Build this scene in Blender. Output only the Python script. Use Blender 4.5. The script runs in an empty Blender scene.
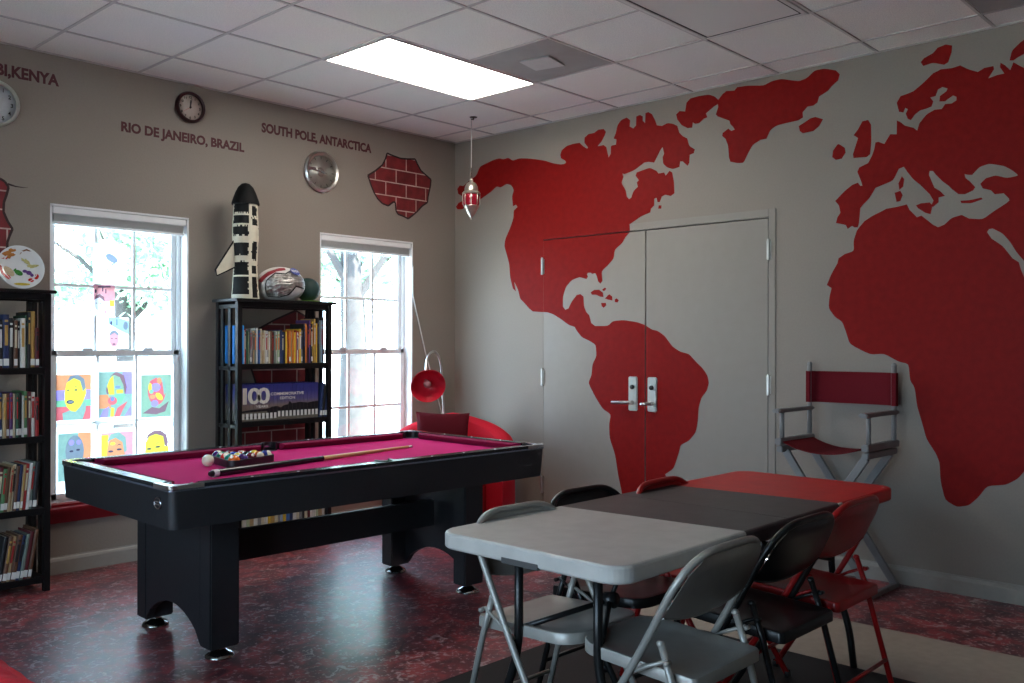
import bpy, bmesh, math, random
from math import pi, sin, cos, radians
from mathutils import Vector, Matrix
from mathutils.geometry import tessellate_polygon
random.seed(7)
S = bpy.context.scene
COL = S.collection

# ------------------------------------------------------------------ camera
cam = bpy.data.cameras.new('camera')
cam.sensor_width = 36.0
cam.lens = 916.86/1024*36
cam.clip_start = 0.05
camo = bpy.data.objects.new('camera', cam); COL.objects.link(camo)
YAW, PIT, ROL = 0.8190, 0.0022, 0.0021
_F = Vector((sin(YAW)*cos(PIT), cos(YAW)*cos(PIT), sin(PIT)))
_R = Vector((cos(YAW), -sin(YAW), 0)); _U = _R.cross(_F)
_R2 = _R*cos(ROL)+_U*sin(ROL); _U2 = -_R*sin(ROL)+_U*cos(ROL)
M = Matrix((( _R2.x, _U2.x, -_F.x, -5.2444), (_R2.y, _U2.y, -_F.y, -5.5545), (_R2.z, _U2.z, -_F.z, 1.3402), (0,0,0,1)))
camo.matrix_world = M
S.camera = camo

# ------------------------------------------------------------------ sky and exposure
w = bpy.data.worlds.new('world'); S.world = w; w.use_nodes = True
nt = w.node_tree; nt.nodes.clear()
wo = nt.nodes.new('ShaderNodeOutputWorld'); wb = nt.nodes.new('ShaderNodeBackground')
tc = nt.nodes.new('ShaderNodeTexCoord'); sx = nt.nodes.new('ShaderNodeSeparateXYZ'); rp = nt.nodes.new('ShaderNodeValToRGB')
nt.links.new(tc.outputs['Generated'], sx.inputs[0]); nt.links.new(sx.outputs['Z'], rp.inputs[0])
rp.color_ramp.elements[0].position = 0.0; rp.color_ramp.elements[0].color = (0.66, 0.81, 1.0, 1)
rp.color_ramp.elements[1].position = 0.6; rp.color_ramp.elements[1].color = (0.42, 0.66, 1.0, 1)
nt.links.new(rp.outputs[0], wb.inputs['Color']); wb.inputs['Strength'].default_value = 15
nt.links.new(wb.outputs[0], wo.inputs[0])
S.view_settings.view_transform = 'Standard'; S.view_settings.look = 'None'
S.view_settings.gamma = 1.0; S.view_settings.use_curve_mapping = False
S.view_settings.exposure = 0.0
def portal(loc, rot, sx_, sy_):
    l = bpy.data.lights.new('window_portal', 'AREA'); l.shape = 'RECTANGLE'; l.size = sx_; l.size_y = sy_
    l.cycles.is_portal = True
    o = bpy.data.objects.new('window_portal', l); COL.objects.link(o); o.location = loc; o.rotation_euler = rot
portal((-2.779, 0.16, 1.27), (-pi/2, 0, 0), 0.86, 1.76)
portal((-0.902, 0.16, 1.27), (-pi/2, 0, 0), 0.9, 1.76)
LEFT_X = -6.4
LWIN = [(-5.2, -3.8), (-3.3, -2.1)]
for a_, b_ in LWIN:
    portal((LEFT_X-0.16, (a_+b_)/2, 1.3), (0, -pi/2, 0), 1.8, b_-a_)
PANEL_STRENGTH = 16.0

sun = bpy.data.lights.new('sun', 'SUN'); sun.energy = 50.0; sun.angle = radians(0.6); sun.color = (1.0, 0.96, 0.9)
suno = bpy.data.objects.new('sun', sun); COL.objects.link(suno)
suno.rotation_euler = Vector((-0.15, 0.55, -0.82)).to_track_quat('-Z', 'Y').to_euler()

# ------------------------------------------------------------------ materials
MATS = {}
def mat(name, col, rough=0.5, metal=0.0, var=0.06, scale=30.0, bump=0.0, coat=0.0, spec=0.5, sheen=0.0, transl=0.0, glass=False):
    if name in MATS: return MATS[name]
    m = bpy.data.materials.new(name); m.use_nodes = True; t = m.node_tree; N = t.nodes; L = t.links
    b = N['Principled BSDF']
    b.inputs['Roughness'].default_value = rough; b.inputs['Metallic'].default_value = metal
    b.inputs['Coat Weight'].default_value = coat; b.inputs['Coat Roughness'].default_value = 0.12
    b.inputs['Specular IOR Level'].default_value = spec
    b.inputs['Sheen Weight'].default_value = sheen
    c = (*col, 1)
    if var > 0:
        co = N.new('ShaderNodeTexCoord'); no = N.new('ShaderNodeTexNoise'); mx = N.new('ShaderNodeMix'); mx.data_type = 'RGBA'
        no.inputs['Scale'].default_value = scale; no.inputs['Detail'].default_value = 5
        L.new(co.outputs['Object'], no.inputs['Vector']); L.new(no.outputs['Fac'], mx.inputs[0])
        mx.inputs[6].default_value = (*[max(0, x*(1-var*2)) for x in col], 1)
        mx.inputs[7].default_value = (*[min(1, x*(1+var*2)) for x in col], 1)
        L.new(mx.outputs[2], b.inputs['Base Color'])
        if bump > 0:
            bu = N.new('ShaderNodeBump'); bu.inputs['Strength'].default_value = bump; bu.inputs['Distance'].default_value = 0.004
            L.new(no.outputs['Fac'], bu.inputs['Height']); L.new(bu.outputs[0], b.inputs['Normal'])
        src = mx.outputs[2]
    else:
        b.inputs['Base Color'].default_value = c; src = None
    if transl > 0:
        tr = N.new('ShaderNodeBsdfTranslucent'); ms = N.new('ShaderNodeMixShader'); ms.inputs[0].default_value = transl
        if src: L.new(src, tr.inputs['Color'])
        else: tr.inputs['Color'].default_value = c
        L.new(b.outputs[0], ms.inputs[1]); L.new(tr.outputs[0], ms.inputs[2]); L.new(ms.outputs[0], N['Material Output'].inputs[0])
    MATS[name] = m
    return m
def s2l(r, g, b):
    f = lambda c: (c/255/12.92) if c/255 <= 0.04045 else ((c/255+0.055)/1.055)**2.4
    return (f(r), f(g), f(b))

WALL = mat('wall_paint_grey', (0.252, 0.214, 0.178), 0.55, var=0.035, scale=90, bump=0.25, spec=0.4)
DOORP = mat('door_paint_grey', (0.262, 0.232, 0.200), 0.42, var=0.03, scale=14, bump=0.1, spec=0.5)
MURAL = mat('mural_paint_red', (0.205, 0.006, 0.005), 0.55, var=0.11, scale=25, bump=0.2, spec=0.1)
LETTER = mat('lettering_paint_maroon', (0.075, 0.008, 0.012), 0.6, var=0.08)
BLACKW = mat('black_painted_wood', (0.008, 0.007, 0.007), 0.45, var=0.15, scale=12, spec=0.25)
BLACKLAM = mat('black_laminate', (0.013, 0.014, 0.016), 0.5, var=0.1, scale=60, bump=0.15, spec=0.5)
BLACKGLOSS = mat('black_gloss_laminate', (0.012, 0.013, 0.016), 0.22, var=0.1, scale=20, spec=0.6)
DARKCHR = mat('dark_chrome', (0.30, 0.29, 0.28), 0.2, 1.0, var=0.02)
CHROME = mat('chrome', (0.75, 0.75, 0.76), 0.12, 1.0, var=0.02)
STEEL = mat('brushed_steel', (0.62, 0.60, 0.56), 0.3, 1.0, var=0.04)
BLACKPL = mat('black_plastic', (0.012, 0.012, 0.013), 0.35, var=0.05)
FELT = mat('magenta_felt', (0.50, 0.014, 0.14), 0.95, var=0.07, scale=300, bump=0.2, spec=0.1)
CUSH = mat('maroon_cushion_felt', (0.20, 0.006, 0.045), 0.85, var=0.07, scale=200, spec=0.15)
WHITEPL = mat('white_vinyl', (0.78, 0.78, 0.77), 0.4, var=0.02)
WHITEP = mat('white_paint', (0.75, 0.74, 0.72), 0.5, var=0.03)
PAPERW = mat('white_paper', (0.85, 0.85, 0.83), 0.8, var=0.02, transl=0.85)
GREYMET = mat('grey_painted_metal', (0.30, 0.285, 0.255), 0.36, 0.3, var=0.08, scale=18, spec=0.5)
BLKMET = mat('black_painted_metal', (0.008, 0.008, 0.008), 0.3, 0.0, var=0.1, spec=0.35)
REDMET = mat('red_painted_metal', (0.32, 0.009, 0.009), 0.3, 0.0, var=0.1, scale=18, spec=0.35)
TABGREY = mat('grey_painted_plastic', (0.40, 0.385, 0.355), 0.4, var=0.1, scale=14, bump=0.25, spec=0.45)
TABBLK = mat('dark_grey_painted_plastic', (0.040, 0.034, 0.034), 0.45, var=0.22, scale=12, bump=0.25, spec=0.4)
TABRED = mat('red_painted_plastic', (0.42, 0.011, 0.010), 0.42, var=0.12, scale=14, bump=0.25, spec=0.25)
CANVAS = mat('dark_red_canvas', (0.125, 0.007, 0.012), 0.9, var=0.1, scale=220, bump=0.3, spec=0.15)
GREYWOOD = mat('grey_stained_wood', (0.21, 0.205, 0.20), 0.45, var=0.15, scale=9)
REDUP = mat('red_upholstery', (0.50, 0.008, 0.020), 0.8, var=0.08, scale=120, bump=0.3, spec=0.15)
MAROONUP = mat('maroon_pillow_fabric', (0.085, 0.005, 0.010), 0.9, var=0.1, scale=150, bump=0.3, spec=0.15)
REDSHADE = mat('red_enamel', (0.60, 0.012, 0.03), 0.3, var=0.04, spec=0.5)
SILLRED = mat('red_sill_paint', (0.22, 0.010, 0.014), 0.3, var=0.08, spec=0.5)

# ------------------------------------------------------------------ mesh helpers
def bm_new(): return bmesh.new()
def box(bm, x0, x1, y0, y1, z0, z1, bev=0.0, mi=0, seg=2, rot=None):
    n0 = len(bm.faces)
    r = bmesh.ops.create_cube(bm, size=1.0)
    vs = r['verts']
    c = Vector(((x0+x1)/2, (y0+y1)/2, (z0+z1)/2))
    for v in vs:
        v.co = Vector((v.co.x*(x1-x0), v.co.y*(y1-y0), v.co.z*(z1-z0)))
        if rot is not None: v.co = rot @ v.co
        v.co += c
    fs = set(f for v in vs for f in v.link_faces)
    for f in fs: f.material_index = mi
    if bev > 0:
        es = list(set(e for v in vs for e in v.link_edges))
        r2 = bmesh.ops.bevel(bm, geom=es, offset=bev, segments=seg, affect='EDGES', clamp_overlap=True)
        for f in r2['faces']: f.material_index = mi
    return vs
def frame_of(d):
    d = d.normalized(); a = Vector((0,0,1)) if abs(d.z) < 0.9 else Vector((1,0,0))
    u = d.cross(a).normalized(); return u, d.cross(u).normalized()
def tube(bm, pts, r, seg=10, closed=False, mi=0, caps=True):
    pts = [Vector(p) for p in pts]; n = len(pts)
    rr = r if isinstance(r, (list, tuple)) else [r]*n
    rings = []; u = None
    for i in range(n):
        if closed: d = pts[(i+1)%n]-pts[i-1]
        else: d = pts[min(i+1, n-1)]-pts[max(i-1, 0)]
        d.normalize()
        if u is None: u, v = frame_of(d)
        else:
            u = (u - d*u.dot(d)).normalized(); 
        v = d.cross(u)
        rings.append([bm.verts.new(pts[i]+(u*cos(2*pi*k/seg)+v*sin(2*pi*k/seg))*rr[i]) for k in range(seg)])
    m = n if closed else n-1
    for i in range(m):
        a, b = rings[i], rings[(i+1)%n]
        for k in range(seg):
            f = bm.faces.new((a[k], a[(k+1)%seg], b[(k+1)%seg], b[k])); f.material_index = mi; f.smooth = True
    if caps and not closed:
        for g, s in ((rings[0], -1), (rings[-1], 1)):
            f = bm.faces.new(g if s > 0 else list(reversed(g))); f.material_index = mi
def fillet(pts, r, seg=5, closed=False):
    pts = [Vector(p) for p in pts]; out = []; n = len(pts)
    rng = range(n)
    for i in rng:
        if not closed and i in (0, n-1): out.append(pts[i]); continue
        p = pts[i]; a = (pts[i-1]-p); b = (pts[(i+1)%n]-p)
        q = min(r, a.length*0.45, b.length*0.45)
        A = p+a.normalized()*q; B = p+b.normalized()*q
        for k in range(seg+1):
            t = k/seg; out.append(A*(1-t)**2+p*2*t*(1-t)+B*t*t)
    return out
def lathe(bm, prof, seg=32, center=(0,0,0), axis='Z', mi=0, smooth=True, mat3=None):
    c = Vector(center); rings = []
    for r, z in prof:
        ring = []
        if r < 1e-6:
            p = Vector((0,0,z)); ring = [p]
        else: ring = [Vector((r*cos(2*pi*k/seg), r*sin(2*pi*k/seg), z)) for k in range(seg)]
        o = []
        for p in ring:
            if axis == 'Y': p = Vector((p.x, p.z, -p.y)) if False else Vector((p.x, -p.z, p.y))
            elif axis == 'X': p = Vector((p.z, p.x, p.y))
            if mat3 is not None: p = mat3 @ p
            o.append(bm.verts.new(c+p))
        rings.append(o)
    for i in range(len(rings)-1):
        a, b = rings[i], rings[i+1]
        if len(a) == 1 and len(b) == 1: continue
        for k in range(seg):
            k2 = (k+1) % seg
            if len(a) == 1: vs = (a[0], b[k2], b[k])
            elif len(b) == 1: vs = (a[k], a[k2], b[0])
            else: vs = (a[k], a[k2], b[k2], b[k])
            f = bm.faces.new(vs); f.material_index = mi; f.smooth = smooth
def prism(bm, poly, h0, h1, axis='Z', mi=0, bev=0.0):
    """polygon in a plane, extruded; axis Z: (x,y); axis Y: (x,z) ; axis X: (y,z)"""
    def P(a, b, h):
        return Vector((a, b, h)) if axis == 'Z' else Vector((a, h, b)) if axis == 'Y' else Vector((h, a, b))
    tri = tessellate_polygon([[Vector((a, b, 0)) for a, b in poly]])
    lo = [bm.verts.new(P(a, b, h0)) for a, b in poly]; fs = []
    if abs(h1-h0) < 1e-9:
        for t in tri:
            f = bm.faces.new([lo[i] for i in t]); f.material_index = mi
        return
    hi = [bm.verts.new(P(a, b, h1)) for a, b in poly]
    for t in tri:
        try:
            fs.append(bm.faces.new([lo[i] for i in t])); fs.append(bm.faces.new([hi[i] for i in reversed(t)]))
        except ValueError: pass
    n = len(poly)
    for i in range(n): fs.append(bm.faces.new((lo[i], lo[(i+1)%n], hi[(i+1)%n], hi[i])))
    for f in fs: f.material_index = mi
def mk(name, bm, mats, parent=None, loc=None, rot=None, smooth=False, fixn=True):
    if fixn: bmesh.ops.recalc_face_normals(bm, faces=bm.faces)
    me = bpy.data.meshes.new(name); bm.to_mesh(me); bm.free()
    if not isinstance(mats, (list, tuple)): mats = [mats]
    for m in mats: me.materials.append(m)
    if smooth:
        for p in me.polygons: p.use_smooth = True
        try: me.set_sharp_from_angle(angle=radians(38))
        except Exception: pass
    o = bpy.data.objects.new(name, me); COL.objects.link(o)
    if parent is not None: o.parent = parent
    if loc is not None: o.location = loc
    if rot is not None: o.rotation_euler = rot
    return o
def mk_pieces(name, bm, mats, parent=None):
    """one object per connected piece"""
    left = set(bm.faces); n = 0
    while left:
        st = [next(iter(left))]; isl = set(st)
        while st:
            f = st.pop()
            for v in f.verts:
                for g in v.link_faces:
                    if g not in isl: isl.add(g); st.append(g)
        left -= isl
        b2 = bm_new(); vm = {}
        for f in isl:
            for v in f.verts:
                if v not in vm: vm[v] = b2.verts.new(v.co)
            b2.faces.new([vm[v] for v in f.verts])
        mk(name, b2, mats, parent, fixn=False); n += 1
    bm.free(); return n
def tag(o, label, cat, group=None):
    o['label'] = label; o['category'] = cat
    if group: o['group'] = group
    return o
def thing(name, label, cat, loc=(0,0,0), rotz=0.0, group=None):
    o = bpy.data.objects.new(name, None); COL.objects.link(o); o.empty_display_size = 0.1
    o.location = loc; o.rotation_euler = (0, 0, rotz)
    return tag(o, label, cat, group)
def struct(o): o['kind'] = 'structure'; return o
def copy_tree(root, loc, rotz, label=None):
    r = root.copy(); COL.objects.link(r); r.location = loc; r.rotation_euler = (0, 0, rotz)
    if label: r['label'] = label
    for ch in list(root.children):
        c = ch.copy(); COL.objects.link(c); c.parent = r
        for g in list(ch.children):
            d = g.copy(); COL.objects.link(d); d.parent = c
    return r
def text_bm(body, size, extrude=0.001, align='LEFT', space=1.0, bold=0.0):
    cu = bpy.data.curves.new('t', 'FONT'); cu.body = body; cu.size = size; cu.extrude = extrude; cu.align_x = align
    cu.space_character = space; cu.offset = bold; cu.resolution_u = 3
    o = bpy.data.objects.new('t', cu); COL.objects.link(o)
    dg = bpy.context.evaluated_depsgraph_get(); dg.update()
    me = bpy.data.meshes.new_from_object(o.evaluated_get(dg))
    bm = bmesh.new(); bm.from_mesh(me)
    bpy.data.objects.remove(o); bpy.data.curves.remove(cu); bpy.data.meshes.remove(me)
    return bm
def xform(bm, m): bmesh.ops.transform(bm, matrix=m, verts=bm.verts)
def to_wall_y(bm):  # text in XY -> reads along +X on a wall facing -Y
    xform(bm, Matrix.Rotation(pi/2, 4, 'X'))
def fit(bm, x0, x1, z0=None, z1=None):
    xs = [v.co.x for v in bm.verts]; a, b = min(xs), max(xs); sx = (x1-x0)/(b-a)
    zs = [v.co.z for v in bm.verts]; c, d = min(zs), max(zs)
    sz = (z1-z0)/(d-c) if z0 is not None else sx
    for v in bm.verts: v.co.x = x0+(v.co.x-a)*sx; v.co.z = (z0 if z0 is not None else 0)+(v.co.z-c)*sz

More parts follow.
